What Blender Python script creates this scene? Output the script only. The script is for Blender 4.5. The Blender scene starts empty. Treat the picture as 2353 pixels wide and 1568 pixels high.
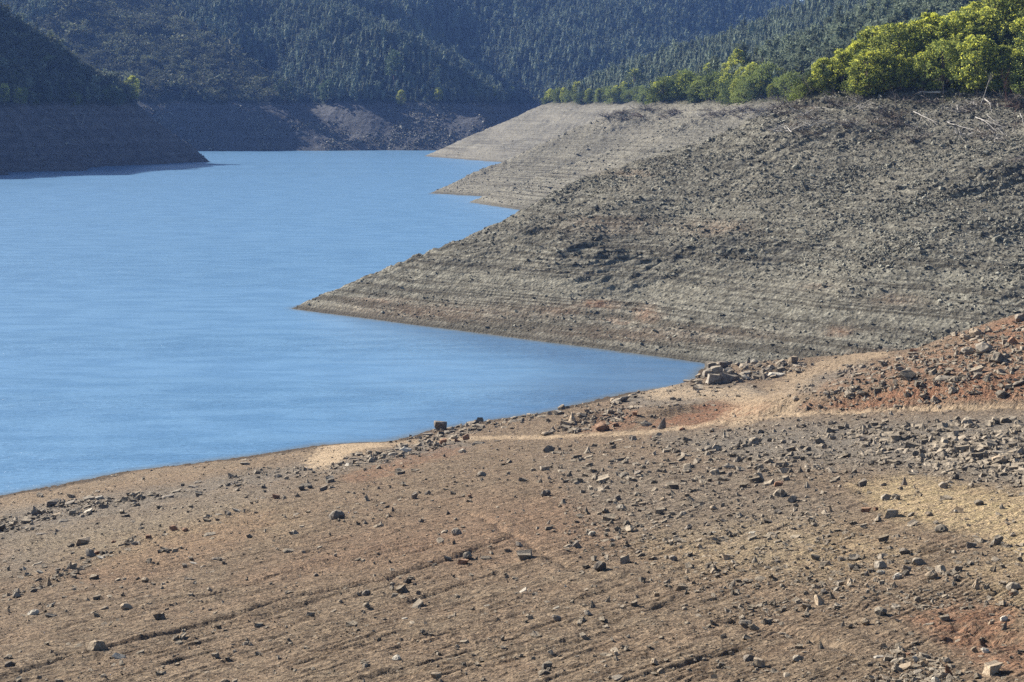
import bpy, bmesh, math, random
import numpy as np
from mathutils import Vector, Matrix

random.seed(7)
RNG = np.random.default_rng(11)
scene = bpy.context.scene
COL = scene.collection

# ------------------------------------------------------------------ survey
# Site survey: metres, water level z = 0, the viewpoint stands 24 m above the
# water.  F / CX / HY turn a direction read off the photo into a bearing.
F, CX, HY, EYE = 3595.0, 1176.5, 243.0, 24.0


def at(px, py, z=0.0):
    D = F * (EYE - z) / (py - HY)
    return ((px - CX) / F * D, D)


def project(x, y, z):
    return CX + F * x / y, HY + F * (EYE - z) / y


# ------------------------------------------------------------------- noise
def _h(ix, iy, seed):
    h = (ix.astype(np.int64) * 374761393 + iy.astype(np.int64) * 668265263 + seed * 1442695041) & 0xFFFFFFFF
    h = ((h ^ (h >> 13)) * 1274126177) & 0xFFFFFFFF
    return (h ^ (h >> 16)) & 0xFFFFFFFF


_G = np.array([(math.cos(a), math.sin(a)) for a in np.arange(16) * math.pi / 8 + .2])


def perlin(x, y, seed=0):
    x = np.asarray(x, float); y = np.asarray(y, float)
    xi = np.floor(x); yi = np.floor(y)
    fx = x - xi; fy = y - yi
    u = fx * fx * fx * (fx * (fx * 6 - 15) + 10); v = fy * fy * fy * (fy * (fy * 6 - 15) + 10)
    def g(a, b):
        k = _h(xi + a, yi + b, seed) & 15
        return _G[k, 0] * (fx - a) + _G[k, 1] * (fy - b)
    n0 = g(0, 0); n1 = g(1, 0); n2 = g(0, 1); n3 = g(1, 1)
    return ((n0 + (n1 - n0) * u) * (1 - v) + (n2 + (n3 - n2) * u) * v) * 1.5


def fbm(x, y, octs=4, seed=0, gain=.5):
    a, s, t = 1.0, 0.0, 0.0
    for o in range(octs):
        s = s + a * perlin(x * 2 ** o + 17.3 * o, y * 2 ** o - 9.1 * o, seed + o)
        t += a; a *= gain
    return s / t


def smooth(a, b, x):
    t = np.clip((x - a) / (b - a), 0, 1)
    return t * t * (3 - 2 * t)


def seg_dist(x, y, pts, closed=False):
    """distance to a polyline"""
    best = np.full(np.shape(x), 1e9)
    n = len(pts)
    for i in range(n if closed else n - 1):
        ax, ay = pts[i]; bx, by = pts[(i + 1) % n]
        dx, dy = bx - ax, by - ay
        t = np.clip(((x - ax) * dx + (y - ay) * dy) / (dx * dx + dy * dy), 0, 1)
        best = np.minimum(best, np.hypot(x - ax - t * dx, y - ay - t * dy))
    return best


def sdf(x, y, poly):
    """signed distance to a shoreline polygon, positive on land"""
    d = seg_dist(x, y, poly, True)
    inside = np.zeros(np.shape(x), bool)
    n = len(poly)
    for i in range(n):
        ax, ay = poly[i]; bx, by = poly[(i + 1) % n]
        c = (ay > y) != (by > y)
        with np.errstate(divide='ignore', invalid='ignore'):
            xx = (bx - ax) * (y - ay) / (by - ay + 1e-12) + ax
        inside ^= c & (x < xx)
    return np.where(inside, d, -d)


def cone(d, k0, k1, knee):
    return np.where(d < knee, k0 * d, k0 * knee + k1 * (d - knee))


# ------------------------------------------------------- the near shore bank
SHORE = [(-200, -60), (-31.5, 96.2), (-25.1, 102.8), (-16.2, 108.3), (-13.6, 110.8), (-8.8, 111.9), (-5.7, 116.0),
         (2.5, 122.4), (8.8, 130.0), (15.1, 134.6), (17.6, 143.3), (80, 196), (200, 196), (200, -60)]


def base_fore(x, y):
    s = sdf(x, y, SHORE)
    return np.where(s > 0, .165 * s, .30 * s)


def fat(px, py, off=0.0):
    """where a bearing meets the smooth bank"""
    lo, hi = 15.0, 190.0
    Ds = np.linspace(lo, hi, 1400)
    z = hill_fore(( px - CX) / F * Ds, Ds)
    r = EYE - (py - HY) / F * Ds
    k = np.argmax(z + off >= r)
    return ((px - CX) / F * Ds[k], Ds[k])


RD = (.685, -.729); RN = (.729, .685); RO = (16.5, 95.0)


def hill_fore(x, y):
    z = base_fore(x, y)
    u = (x - RO[0]) * RD[0] + (y - RO[1]) * RD[1]
    q = (x - RO[0]) * RN[0] + (y - RO[1]) * RN[1]
    qq = q - 1.0 - .08 * np.abs(u) + .7 * perlin(x * .25, y * .25, 5)
    ramp = smooth(-14, 6, u)
    rise = smooth(.2, 3.6, qq) * 1.35 + .17 * np.clip(qq - 2.5, 0, 17) - .34 * np.clip(qq - 20, 0, 14)
    z = z + ramp * np.clip(rise, 0, 9)
    # low orange bank between the two tracks, heap platform, ruin platform
    def hump(cx, cy, du, dq, a):
        uu = (x - cx) * .753 + (y - cy) * .657; vv = -(x - cx) * .657 + (y - cy) * .753
        return a * np.exp(-(uu / du) ** 2 - (vv / dq) ** 2)
    z = z + hump(10.2, 105.5, 4.5, 1.6, .75) + hump(5.2, 108.0, 3.0, 1.6, .7)
    z = z + hump(18.5, 133.0, 6.0, 2.5, .8)
    return z


FURROWS_PX = [
    [(-60, 1580), (60, 1545), (150, 1520), (240, 1494), (420, 1448), (560, 1412), (640, 1388), (780, 1358), (900, 1330), (1000, 1296), (1090, 1268), (1165, 1240)],
    [(0, 1478), (90, 1462), (200, 1430)],
    [(470, 1372), (560, 1348), (640, 1322), (760, 1290), (860, 1268), (930, 1250)],
    [(600, 1420), (720, 1385), (840, 1352)],
    [(930, 1390), (1040, 1350), (1120, 1322), (1240, 1296), (1330, 1270)],
    [(1080, 1180), (1150, 1212), (1230, 1262), (1330, 1310), (1430, 1345)],
    [(0, 1545), (110, 1520), (190, 1502)],
    [(1000, 1460), (1150, 1425), (1300, 1385), (1420, 1350)],
    [(1330, 1460), (1450, 1420), (1560, 1385)],
    [(1700, 1425), (1800, 1450), (1900, 1478), (1960, 1500)],
    [(850, 1560), (1000, 1520), (1180, 1470)],
    [(1500, 1560), (1600, 1520), (1700, 1490)],
]
FURROWS = None


def fine_fore(x, y, z):
    """relief you can trip over: wave-cut ledges, furrows, lumps"""
    global FURROWS
    if FURROWS is None:
        FURROWS = [[fat(*p) for p in f] for f in FURROWS_PX]
    s = z / .165 + .6 * perlin(x * .10, y * .10, 31) + .16 * perlin(x * .5, y * .5, 32)
    out = np.zeros_like(z)
    for per, amp, sd in ((1.15, .060, 40), (.46, .050, 41), (.21, .030, 42)):
        t = s / per + .25 * perlin(x * .9, y * .9, sd)
        f = t - np.floor(t)
        saw = np.where(f < .82, f / .82, (1 - f) / .18) - .5
        m = smooth(-.25, .35, fbm(x * .09 + 3, y * .09, 3, sd + 3))
        m2 = smooth(-.1, .25, perlin((x * .753 + y * .657) * .22, (x * .657 - y * .753) * .9, sd + 7))
        out += amp * saw * (.22 + m * m2)
    for i, f in enumerate(FURROWS):
        w = .22 if i == 0 else .14
        d = seg_dist(x + .24 * perlin(x * .4, y * .4, 60) + .06 * perlin(x * 2, y * 2, 62), y + .24 * perlin(x * .4, y * .4, 61), f)
        brk = (.8 if i == 0 else .45) + .4 * smooth(-.3, .2, perlin(x * .6, y * .6, 63 + i))
        out -= (.13 if i == 0 else .11) * brk * np.exp(-(d / w) ** 2)
        out += (.07 if i == 0 else .04) * np.exp(-((d - .55) / .35) ** 2)
    dry = smooth(-.5, 2.0, z)
    out += dry * (.10 * fbm(x * .35, y * .35, 3, 70) + .055 * fbm(x * 1.7, y * 1.7, 3, 71) + .030 * fbm(x * 5.5, y * 5.5, 3, 72, .7))
    out += (1 - smooth(.3, 2.5, z)) * (.13 * fbm(x * .28, y * .28, 3, 73) + .05 * fbm(x * 1.2, y * 1.2, 3, 74))
    # eroded cut bank
    q = (x - RO[0]) * RN[0] + (y - RO[1]) * RN[1]
    u = (x - RO[0]) * RD[0] + (y - RO[1]) * RD[1]
    bank = smooth(.5, 1.5, q) * (1 - smooth(5, 8, q)) * smooth(-6, 4, u)
    out += bank * (.34 * fbm(u * .45, q * .7, 4, 77, .6) + .10 * fbm(u * 2.2, q * 2.2, 3, 78, .6))
    # the small red scarp low on the bank
    px, py = project(x, y, z)
    sc = np.exp(-((px - 2265) / 95) ** 2 - ((py - 1458) / 22) ** 2)
    out -= sc * (.30 + .35 * fbm(x * 1.6, y * 1.6, 3, 79))
    return out


def H_fore(x, y):
    z = hill_fore(x, y)
    return z + fine_fore(x, y, z)


# --------------------------------------------------------- the right-hand land
RIGHT = [(17.2, 146.2), (-26.3, 185.0), (-14, 222), (14, 262), (30, 300), (22, 330), (2.8, 357), (-10.8, 389), (-2.5, 398), (4.5, 402), (-22.5, 428),
         (-17.5, 455), (10, 505), (24, 560), (22, 610), (-10.8, 676), (-42, 742), (-20, 800), (25, 860), (90, 930), (330, 1080), (900, 1300),
         (900, 60), (110, 60)]
NU = (.74, -.67); NV = (.67, .74)


def hill_right(x, y):
    wx = x + 3.0 * perlin(x * .03, y * .03, 101) + 1.0 * perlin(x * .09, y * .09, 103)
    wy = y + 3.0 * perlin(x * .03, y * .03, 102) + 1.0 * perlin(x * .09, y * .09, 104)
    near = smooth(0, 14, sdf(x, y, RIGHT)) * .9 + .1
    wx = x + (wx - x) * near; wy = y + (wy - y) * near
    d = sdf(wx, wy, RIGHT)
    z = np.where(d > 0, cone(d, .45, .40, 60), .30 * d)
    z = z + smooth(15, 80, d) * (3.5 * fbm(x * .012, y * .012, 3, 110)) + smooth(3, 30, d) * .8 * perlin(x * .05, y * .05, 111)
    return z


def fine_right(x, y, z):
    u = x * NU[0] + y * NU[1]; v = x * NV[0] + y * NV[1]
    # bedding strikes obliquely across the slope
    a = u * .823 + v * .568; b = -u * .568 + v * .823
    wob = 1.2 * perlin(x * .08, y * .08, 120)
    ring = smooth(.2, 3.5, z) * (1 - smooth(24, 30, z) * .5)
    r = 1 - np.abs(perlin(a * .10, (b + wob) * .42, 121)) * 2.2
    r2 = 1 - np.abs(perlin(a * .22 + 5, (b + wob) * .95, 122)) * 2.0
    patch = smooth(-.12, .45, fbm(a * .035, b * .075, 3, 123))
    out = ring * (patch * (.62 * np.clip(r, 0, 1) ** 2 + .40 * np.clip(r2, 0, 1) ** 2) + .16 * np.clip(r2, 0, 1) ** 2) * (.35 + .65 * smooth(3, 9, z))
    out += smooth(.3, 2, z) * (.08 * fbm(x * .5, y * .5, 3, 124, .6) + .09 * fbm(x * 1.8, y * 1.8, 2, 125, .7))
    # wave-cut ledges, strongest low on the slope
    zz = z + .25 * perlin(x * .05, y * .05, 130) + .05 * perlin(x * .3, y * .3, 131)
    low = 1 - .40 * smooth(6, 14, z)
    for per, amp, sd in ((.95, .30, 132), (.42, .15, 133), (1.9, .30, 136)):
        t = zz / per + .1 * perlin(x * .5, y * .5, sd)
        f = t - np.floor(t)
        saw = np.where(f < .75, f / .75, (1 - f) / .25) - .5
        out += amp * saw * low * (.35 + .65 * smooth(-.2, .2, perlin(x * .07, y * .07, sd + 9))) * smooth(-.4, .5, z)
    return out


def H_right(x, y):
    z = hill_right(x, y)
    return z + fine_right(x, y, z)


# ------------------------------------------------------------- the left hill
LEFT = [(-129.5, 669), (-159, 617), (-163, 605), (-158, 578), (-186, 562), (-172, 541), (-210, 520), (-330, 440), (-700, 300), (-700, 1000), (-330, 860), (-235, 800)]


def hill_left(x, y):
    d = sdf(x + 2.5 * perlin(x * .04, y * .04, 201), y + 2.5 * perlin(x * .04, y * .04, 202), LEFT)
    z = np.where(d > 0, cone(d, 1.0, .80, 26), .4 * d)
    return z + smooth(10, 50, d) * 3 * fbm(x * .02, y * .02, 3, 203)


def H_left(x, y):
    z = hill_left(x, y)
    return z + smooth(.2, 3, z) * (.7 * fbm(x * .12, y * .12, 4, 205, .6) + .35 * fbm(x * .6, y * .6, 2, 206))


# ---------------------------------------------------------- the far hills
FAR = [(-600, 800), (-180, 826), (-120, 832), (-100, 829), (-70, 838), (-52, 833), (-40, 834), (-8, 836), (14, 862), (40, 905), (75, 955), (160, 985),
       (300, 1040), (430, 1130), (520, 1400), (560, 2000), (-1400, 2000), (-1400, 700)]
FAR_RIDGES = [  # (from, to, width, height)
    ((-52, 832), (-108, 900), 9, 4.5),
    ((-8, 838), (-75, 930), 16, 9.0),
    ((-75, 930), (-170, 1040), 30, 14.0),
    ((-170, 838), (-300, 1010), 45, 14.0),
    ((120, 985), (60, 1200), 40, 10.0),
]
FAR_GULLIES = [
    ((-92, 850), (-150, 960), 13, 8.0),
    ((-150, 960), (-175, 1100), 22, 15.0),
    ((-28, 860), (-40, 915), 12, 5.0),
    ((40, 930), (-40, 1100), 30, 20.0),
    ((200, 1050), (170, 1200), 30, 9.0),
]


def hill_far(x, y):
    d = sdf(x + 5 * perlin(x * .015, y * .015, 301) + 2 * perlin(x * .05, y * .05, 303), y + 5 * perlin(x * .015, y * .015, 302), FAR)
    z = np.where(d > 0, cone(d, .56, .40, 45), .4 * d)
    on = smooth(0, 25, d)
    for (p, q, w, h) in FAR_RIDGES:
        z = z + on * h * np.exp(-(seg_dist(x, y, [p, q]) / w) ** 2)
    for (p, q, w, h) in FAR_GULLIES:
        z = z - on * h * np.exp(-(seg_dist(x, y, [p, q]) / w) ** 2)
    return z + smooth(30, 120, d) * 7 * fbm(x * .009, y * .009, 4, 305)


def H_far(x, y):
    z = hill_far(x, y)
    return z + smooth(.2, 3, z) * (.8 * fbm(x * .1, y * .1, 4, 307, .6) + .5 * fbm(x * .5, y * .5, 2, 308))


def H_back(x, y):
    z = 62 + .23 * (y - 1900) + .10 * (x - 350) + 22 * fbm(x * .004, y * .004, 4, 401)
    return np.where(y > 1880, z, -3)


# ----------------------------------------------------------------- node help
def new_mat(name):
    m = bpy.data.materials.new(name)
    m.use_nodes = True
    nt = m.node_tree
    nt.nodes.clear()
    return m, nt


class NT:
    def __init__(self, nt):
        self.nt = nt

    def n(self, typ, **kw):
        nd = self.nt.nodes.new(typ)
        for k, v in kw.items():
            if k.startswith('i_'):
                key = k[2:]
                key = int(key) if key.isdigit() else key.replace('_', ' ')
                sock = nd.inputs[key]
                if isinstance(v, bpy.types.NodeSocket):
                    self.nt.links.new(v, sock)
                else:
                    sock.default_value = v
            else:
                setattr(nd, k, v)
        return nd

    def link(self, a, b):
        self.nt.links.new(a, b)

    def noise(self, vec, scale, detail=4, rough=.55, dist=0.0):
        nd = self.n('ShaderNodeTexNoise')
        if vec is not None:
            self.link(vec, nd.inputs['Vector'])
        nd.inputs['Scale'].default_value = scale
        nd.inputs['Detail'].default_value = detail
        nd.inputs['Roughness'].default_value = rough
        nd.inputs['Distortion'].default_value = dist
        return nd.outputs['Fac']

    def ramp(self, fac, a, b, lo=0.0, hi=1.0):
        nd = self.n('ShaderNodeMapRange', interpolation_type='SMOOTHSTEP')
        self.link(fac, nd.inputs['Value'])
        for k, v in (('From Min', a), ('From Max', b), ('To Min', lo), ('To Max', hi)):
            nd.inputs[k].default_value = v
        return nd.outputs['Result']

    def mix(self, fac, a, b, blend='MIX'):
        nd = self.n('ShaderNodeMix', data_type='RGBA', blend_type=blend)
        for sock, v in ((nd.inputs[0], fac), (nd.inputs[6], a), (nd.inputs[7], b)):
            if isinstance(v, bpy.types.NodeSocket):
                self.link(v, sock)
            elif isinstance(v, (tuple, list)):
                sock.default_value = (*v, 1)
            else:
                sock.default_value = v
        return nd.outputs[2]

    def math(self, op, a, b=0.0):
        nd = self.n('ShaderNodeMath', operation=op)
        for sock, v in ((nd.inputs[0], a), (nd.inputs[1], b)):
            if isinstance(v, bpy.types.NodeSocket):
                self.link(v, sock)
            else:
                sock.default_value = v
        return nd.outputs[0]

    def bump(self, h, strength, dist, normal=None):
        nd = self.n('ShaderNodeBump')
        self.link(h, nd.inputs['Height'])
        nd.inputs['Strength'].default_value = strength
        nd.inputs['Distance'].default_value = dist
        if normal is not None:
            self.link(normal, nd.inputs['Normal'])
        return nd.outputs['Normal']

    def finish(self, color, rough=.95, normal=None, spec=.1, transl=None):
        p = self.n('ShaderNodeBsdfPrincipled')
        if isinstance(color, bpy.types.NodeSocket):
            self.link(color, p.inputs['Base Color'])
        else:
            p.inputs['Base Color'].default_value = (*color, 1)
        p.inputs['Roughness'].default_value = rough
        p.inputs['Specular IOR Level'].default_value = spec
        if normal is not None:
            self.link(normal, p.inputs['Normal'])
        out = self.n('ShaderNodeOutputMaterial')
        sh = p.outputs[0]
        if transl:
            t = self.n('ShaderNodeBsdfTranslucent')
            if isinstance(color, bpy.types.NodeSocket):
                self.link(color, t.inputs['Color'])
            else:
                t.inputs['Color'].default_value = (*color, 1)
            m = self.n('ShaderNodeMixShader')
            m.inputs[0].default_value = transl
            self.link(sh, m.inputs[1]); self.link(t.outputs[0], m.inputs[2])
            sh = m.outputs[0]
        self.link(sh, out.inputs['Surface'])
        return p


def pos(N):
    return N.n('ShaderNodeNewGeometry').outputs['Position']


def scaled(N, vec, s):
    nd = N.n('ShaderNodeMapping')
    N.link(vec, nd.inputs['Vector'])
    nd.inputs['Scale'].default_value = s
    return nd.outputs['Vector']


# ------------------------------------------------------------ terrain meshes
def grid_mesh(name, H, ts, Ds, keep=None, attr=None, zmin=-1.5):
    T, D = np.meshgrid(ts, Ds)
    X = T * D; Y = D
    Z = H(X, Y)
    Z = np.maximum(Z, zmin - .6)
    nr, nc = X.shape
    V = np.stack([X, Y, Z], -1).reshape(-1, 3)
    idx = np.arange(nr * nc).reshape(nr, nc)
    q = np.stack([idx[:-1, :-1], idx[:-1, 1:], idx[1:, 1:], idx[1:, :-1]], -1).reshape(-1, 4)
    ok = (Z.reshape(-1)[q] > zmin).any(1)
    if keep is not None:
        kp = keep(X, Y, Z).reshape(-1)
        ok &= kp[q].any(1)
    q = q[ok]
    used = np.zeros(nr * nc, bool); used[q.reshape(-1)] = True
    new = np.cumsum(used) - 1
    V = V[used]; q = new[q]
    me = bpy.data.meshes.new(name)
    me.vertices.add(len(V)); me.vertices.foreach_set('co', V.astype(np.float32).reshape(-1))
    me.loops.add(q.size); me.loops.foreach_set('vertex_index', q.astype(np.int32).reshape(-1))
    me.polygons.add(len(q)); me.polygons.foreach_set('loop_start', (np.arange(len(q)) * 4).astype(np.int32))
    me.polygons.foreach_set('loop_total', np.full(len(q), 4, np.int32))
    me.polygons.foreach_set('use_smooth', np.ones(len(q), bool))
    me.update(calc_edges=True)
    if attr is not None:
        c = attr(V[:, 0], V[:, 1], V[:, 2]).astype(np.float32)
        a = me.attributes.new('soil', 'FLOAT_COLOR', 'POINT')
        a.data.foreach_set('color', c.reshape(-1))
    return me


def tag(o, label=None, cat=None, group=None, kind=None):
    if label: o['label'] = label
    if cat: o['category'] = cat
    if group: o['group'] = group
    if kind: o['kind'] = kind
    return o


def link(name, me, mat=None, parent=None):
    o = bpy.data.objects.new(name, me)
    if mat is not None:
        me.materials.append(mat)
    COL.objects.link(o)
    if parent is not None:
        o.parent = parent
    return o


def inv_rows(d0, d1, n, p=1.0):
    """rows spaced evenly in the inverse of distance: finer near the viewpoint"""
    return 1 / np.linspace(1 / d0 ** p, 1 / d1 ** p, n) ** (1 / p)
# ------------------------------------------------------------ soil map (albedo)
def poly_px(px, py, pts, soft):
    """1 inside a patch of ground whose corners were surveyed by bearing"""
    d = sdf(px, py, pts)
    return smooth(-soft, soft, d)


def line_px(px, py, pts, w, soft):
    return 1 - smooth(w, w + soft, seg_dist(px, py * 3.0, [(a, b * 3.0) for a, b in pts]))


def soil_fore(x, y, z):
    b = hill_fore(x, y)
    px, py = project(x, y, b)
    n = fbm(x * .5, y * .5, 4, 501, .6); n2 = fbm(x * 2.2, y * 2.2, 3, 502, .6)
    jx = px + 40 * n + 14 * n2; jy = py + 8 * n + 4 * n2
    sand = np.zeros_like(px); red = np.zeros_like(px); och = np.zeros_like(px); grey = np.zeros_like(px)
    mx = np.maximum
    sand = mx(sand, line_px(jx * .4 + px * .6, py + 1.0 * n, [(2420, 933), (2200, 937), (2060, 943), (1900, 949), (1800, 955), (1700, 965), (1600, 980), (1480, 994), (1300, 1003), (1150, 1006), (1000, 1012)], 6, 14) * (.45 + .55 * smooth(-.2, .2, n2)))
    sand = mx(sand, .85 * line_px(jx, jy, [(1700, 965), (1740, 930), (1690, 905), (1600, 902), (1520, 905)], 26, 40) * (.4 + .6 * smooth(-.3, .2, n2)))
    sand = mx(sand, .65 * line_px(jx, jy, [(1790, 945), (1800, 900), (1850, 862), (1930, 830), (2010, 812)], 16, 34) * (.4 + .6 * smooth(-.3, .2, n2)))
    sand = mx(sand, poly_px(jx, jy, [(700, 1082), (760, 1074), (800, 1050), (900, 1022), (985, 1012), (900, 1010), (740, 1018), (715, 1045)], 8))
    sand = mx(sand, .18 * poly_px(jx, jy, [(0, 1180), (0, 1146), (300, 1084), (640, 1044), (720, 1026), (720, 1045), (520, 1085), (260, 1125)], 14))
    # red and ochre soil
    red = mx(red, poly_px(jx, jy, [(1470, 985), (1540, 955), (1640, 925), (1790, 930), (1740, 955), (1640, 975)], 10))
    red = mx(red, .75 * poly_px(jx, jy, [(1330, 995), (1380, 960), (1460, 945), (1450, 985)], 10))
    red = mx(red, poly_px(jx, jy, [(1840, 935), (1950, 915), (2060, 885), (2200, 865), (2353, 850), (2420, 850), (2420, 915), (2200, 922), (1960, 942)], 12))
    red = mx(red, .9 * poly_px(jx, jy, [(2180, 775), (2260, 750), (2420, 705), (2420, 800), (2300, 790)], 14))
    red = mx(red, .55 * poly_px(jx, jy, [(1880, 900), (1960, 860), (2150, 800), (2420, 720), (2420, 850), (2100, 890)], 24))
    red = mx(red, .8 * poly_px(jx, jy, [(2080, 1420), (2200, 1385), (2330, 1390), (2360, 1470), (2200, 1500), (2150, 1460)], 26))
    red = mx(red, .7 * poly_px(jx, jy, [(2180, 1480), (2240, 1440), (2353, 1440), (2420, 1500), (2420, 1560), (2260, 1540)], 20))
    red = mx(red, .55 * line_px(jx, jy, [(820, 1098), (900, 1075), (960, 1055), (1040, 1035)], 12, 40))
    red = mx(red, .30 * poly_px(jx, jy, [(150, 1330), (330, 1250), (560, 1180), (640, 1180), (560, 1260), (300, 1350)], 25))
    red = mx(red, .35 * poly_px(jx, jy, [(560, 1330), (900, 1190), (1300, 1130), (1420, 1250), (1100, 1300)], 60))
    och = mx(och, poly_px(jx, jy, [(1960, 1120), (2080, 1092), (2180, 1110), (2353, 1135), (2420, 1150), (2420, 1330), (2250, 1230), (2050, 1190)], 26))
    och = mx(och, .5 * poly_px(jx, jy, [(1480, 1250), (1700, 1210), (1950, 1210), (2100, 1270), (1900, 1330), (1600, 1300)], 60))
    och = mx(och, .45 * poly_px(jx, jy, [(2200, 1300), (2420, 1260), (2420, 1480), (2300, 1400)], 40))
    och = mx(och, .3 * poly_px(jx, jy, [(60, 1250), (560, 1160), (700, 1200), (300, 1300)], 60))
    grey = mx(grey, .9 * poly_px(jx, jy, [(1430, 935), (1420, 905), (1560, 885), (1720, 885), (1760, 905), (1560, 930)], 12))
    grey = mx(grey, poly_px(jx, jy, [(1500, 1010), (1800, 970), (2353, 955), (2420, 955), (2420, 1140), (2250, 1105), (2050, 1080), (1700, 1060)], 36))
    grey = mx(grey, .8 * poly_px(jx, jy, [(0, 1170), (380, 1120), (560, 1085), (880, 1040), (1080, 985), (1080, 1030), (700, 1095), (380, 1160), (0, 1245)], 16))
    grey = mx(grey, .5 * poly_px(jx, jy, [(0, 1215), (560, 1110), (760, 1100), (620, 1150), (300, 1240), (0, 1330)], 30))
    grey = mx(grey, .75 * poly_px(jx, jy, [(1780, 905), (1850, 870), (2000, 830), (1960, 865), (1860, 900)], 14))
    grey = mx(grey, .45 * poly_px(jx, jy, [(1250, 1060), (1700, 1060), (1950, 1160), (1800, 1300), (1350, 1200)], 60))
    return np.stack([sand, red, och, grey], -1)


def soil_right(x, y, z):
    b = hill_right(x, y)
    px, py = project(x, y, b)
    n = fbm(x * .3, y * .3, 4, 511, .6)
    jx = px + 40 * n; jy = py + 12 * n
    red = np.zeros_like(px)
    for (cx, cy, rx, ry, a) in ((1370, 703, 45, 9, 1), (1480, 722, 32, 16, .9), (1280, 715, 60, 14, .45), (1415, 735, 30, 7, .6), (1930, 762, 40, 12, .7),
                                (880, 690, 60, 8, .6), (1650, 525, 70, 14, .5), (2060, 690, 60, 12, .35), (1890, 660, 40, 8, .35), (1400, 520, 120, 22, .3),
                                (1450, 400, 60, 8, .35), (1000, 720, 250, 22, .35), (1500, 770, 260, 20, .3), (2010, 815, 90, 12, .5)):
        red = np.maximum(red, a * np.exp(-((jx - cx) / rx) ** 2 - ((jy - cy) / ry) ** 2))
    veg = smooth(23.5, 26.0, b + 1.2 * n)
    pale = smooth(300, 380, y) * (.35 + .5 * smooth(-.1, .3, fbm(x * .05, b * .25, 3, 514)))
    wet = 1 - smooth(.15, .8, z)
    u = x * NU[0] + y * NU[1]; v = x * NV[0] + y * NV[1]
    a = u * .823 + v * .568; c = -u * .568 + v * .823 + 1.2 * perlin(x * .08, y * .08, 120)
    band = smooth(.55, .95, 1 - np.abs(perlin(a * .10, c * .42, 121)) * 2.2) * smooth(-.12, .45, fbm(a * .035, c * .075, 3, 123)) * smooth(3, 9, z)
    pale = np.where(y < 300, pale - band, pale)
    return np.stack([pale, red, veg, wet], -1)


def soil_hill(lev):
    def f(x, y, z):
        n = fbm(x * .06, y * .06, 3, 521)
        veg = smooth(lev - 1, lev + 1.5, z + 2.5 * n)
        return np.stack([0 * z, 0 * z, veg, 1 - smooth(.3, 1.5, z)], -1)
    return f


# ---------------------------------------------------------------- materials
def soil_sep(N):
    a = N.n('ShaderNodeVertexColor', layer_name='soil')
    s = N.n('ShaderNodeSeparateColor')
    N.link(a.outputs['Color'], s.inputs[0])
    return s.outputs[0], s.outputs[1], s.outputs[2], a.outputs['Alpha']


def mat_fore():
    m, nt = new_mat('bare_soil'); N = NT(nt)
    P = pos(N)
    sand, red, och, grey = soil_sep(N)
    big = N.noise(P, .35, 5, .6); mid = N.noise(P, 2.2, 5, .62); fine = N.noise(P, 16, 4, .7); grit = N.noise(P, 55, 2, .6)
    base = N.mix(N.ramp(mid, .35, .65), (.117, .088, .061), (.196, .152, .106))
    base = N.mix(N.ramp(big, .35, .7, 0, .55), base, (.195, .140, .096))
    gr = N.mix(N.ramp(fine, .35, .65), (.095, .086, .073), (.235, .212, .176))
    base = N.mix(N.math('MULTIPLY', grey, .8), base, gr)
    base = N.mix(N.math('MULTIPLY', och, N.ramp(fine, .25, .6)), base, N.mix(N.ramp(mid, .4, .6), (.36, .275, .170), (.33, .26, .145)))
    base = N.mix(N.math('MULTIPLY', red, N.ramp(mid, .25, .6)), base, N.mix(N.ramp(fine, .35, .65), (.145, .068, .042), (.255, .150, .092)))
    base = N.mix(N.math('MULTIPLY', sand, .8), base, N.mix(N.ramp(fine, .35, .65), (.36, .265, .165), (.46, .355, .24)))
    zz_ = N.n('ShaderNodeSeparateXYZ'); N.link(P, zz_.inputs[0])
    base = N.mix(N.ramp(N.math('ADD', zz_.outputs[2], N.math('MULTIPLY', mid, .2)), .26, .50, .85, 0), base, (.060, .046, .033))
    # pebble-scale speckle: individual chips differ in colour
    vor = N.n('ShaderNodeTexVoronoi'); N.link(P, vor.inputs['Vector']); vor.inputs['Scale'].default_value = 11.0
    cs = N.n('ShaderNodeSeparateColor'); N.link(vor.outputs['Color'], cs.inputs[0])
    chip = N.mix(N.ramp(cs.outputs[0], .1, .9), (.52, .52, .54), (1.45, 1.42, 1.36))
    base = N.mix(N.mix(sand, (.75,) * 3, (.15,) * 3), base, N.mix(1.0, base, chip, 'MULTIPLY'))
    vor2 = N.n('ShaderNodeTexVoronoi'); N.link(P, vor2.inputs['Vector']); vor2.inputs['Scale'].default_value = 4.2
    # strata crop out along the contour
    def dot(v):
        d = N.n('ShaderNodeVectorMath', operation='DOT_PRODUCT'); N.link(P, d.inputs[0]); d.inputs[1].default_value = v
        return d.outputs['Value']
    cx = N.n('ShaderNodeCombineXYZ'); N.link(dot((.753 * .5, .657 * .5, 0)), cx.inputs[0]); N.link(dot((-.657 * 4.2, .753 * 4.2, 0)), cx.inputs[1])
    strata = N.noise(cx.outputs[0], 1.0, 5, .62, .5)
    base = N.mix(N.ramp(strata, .50, .32, 0, .65), base, N.mix(1.0, base, (.55, .50, .46), 'MULTIPLY'))
    h = N.math('ADD', N.math('MULTIPLY', fine, .6), N.math('MULTIPLY', grit, .25))
    h = N.math('ADD', h, N.math('MULTIPLY', vor.outputs['Distance'], .55))
    nr = N.bump(h, 1.0, .10)
    nr = N.bump(strata, .9, .16, nr)
    nr = N.bump(N.math('ADD', mid, N.math('MULTIPLY', vor2.outputs['Distance'], -.3)), .5, .12, nr)
    N.finish(base, .95, nr, .08)
    return m


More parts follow.
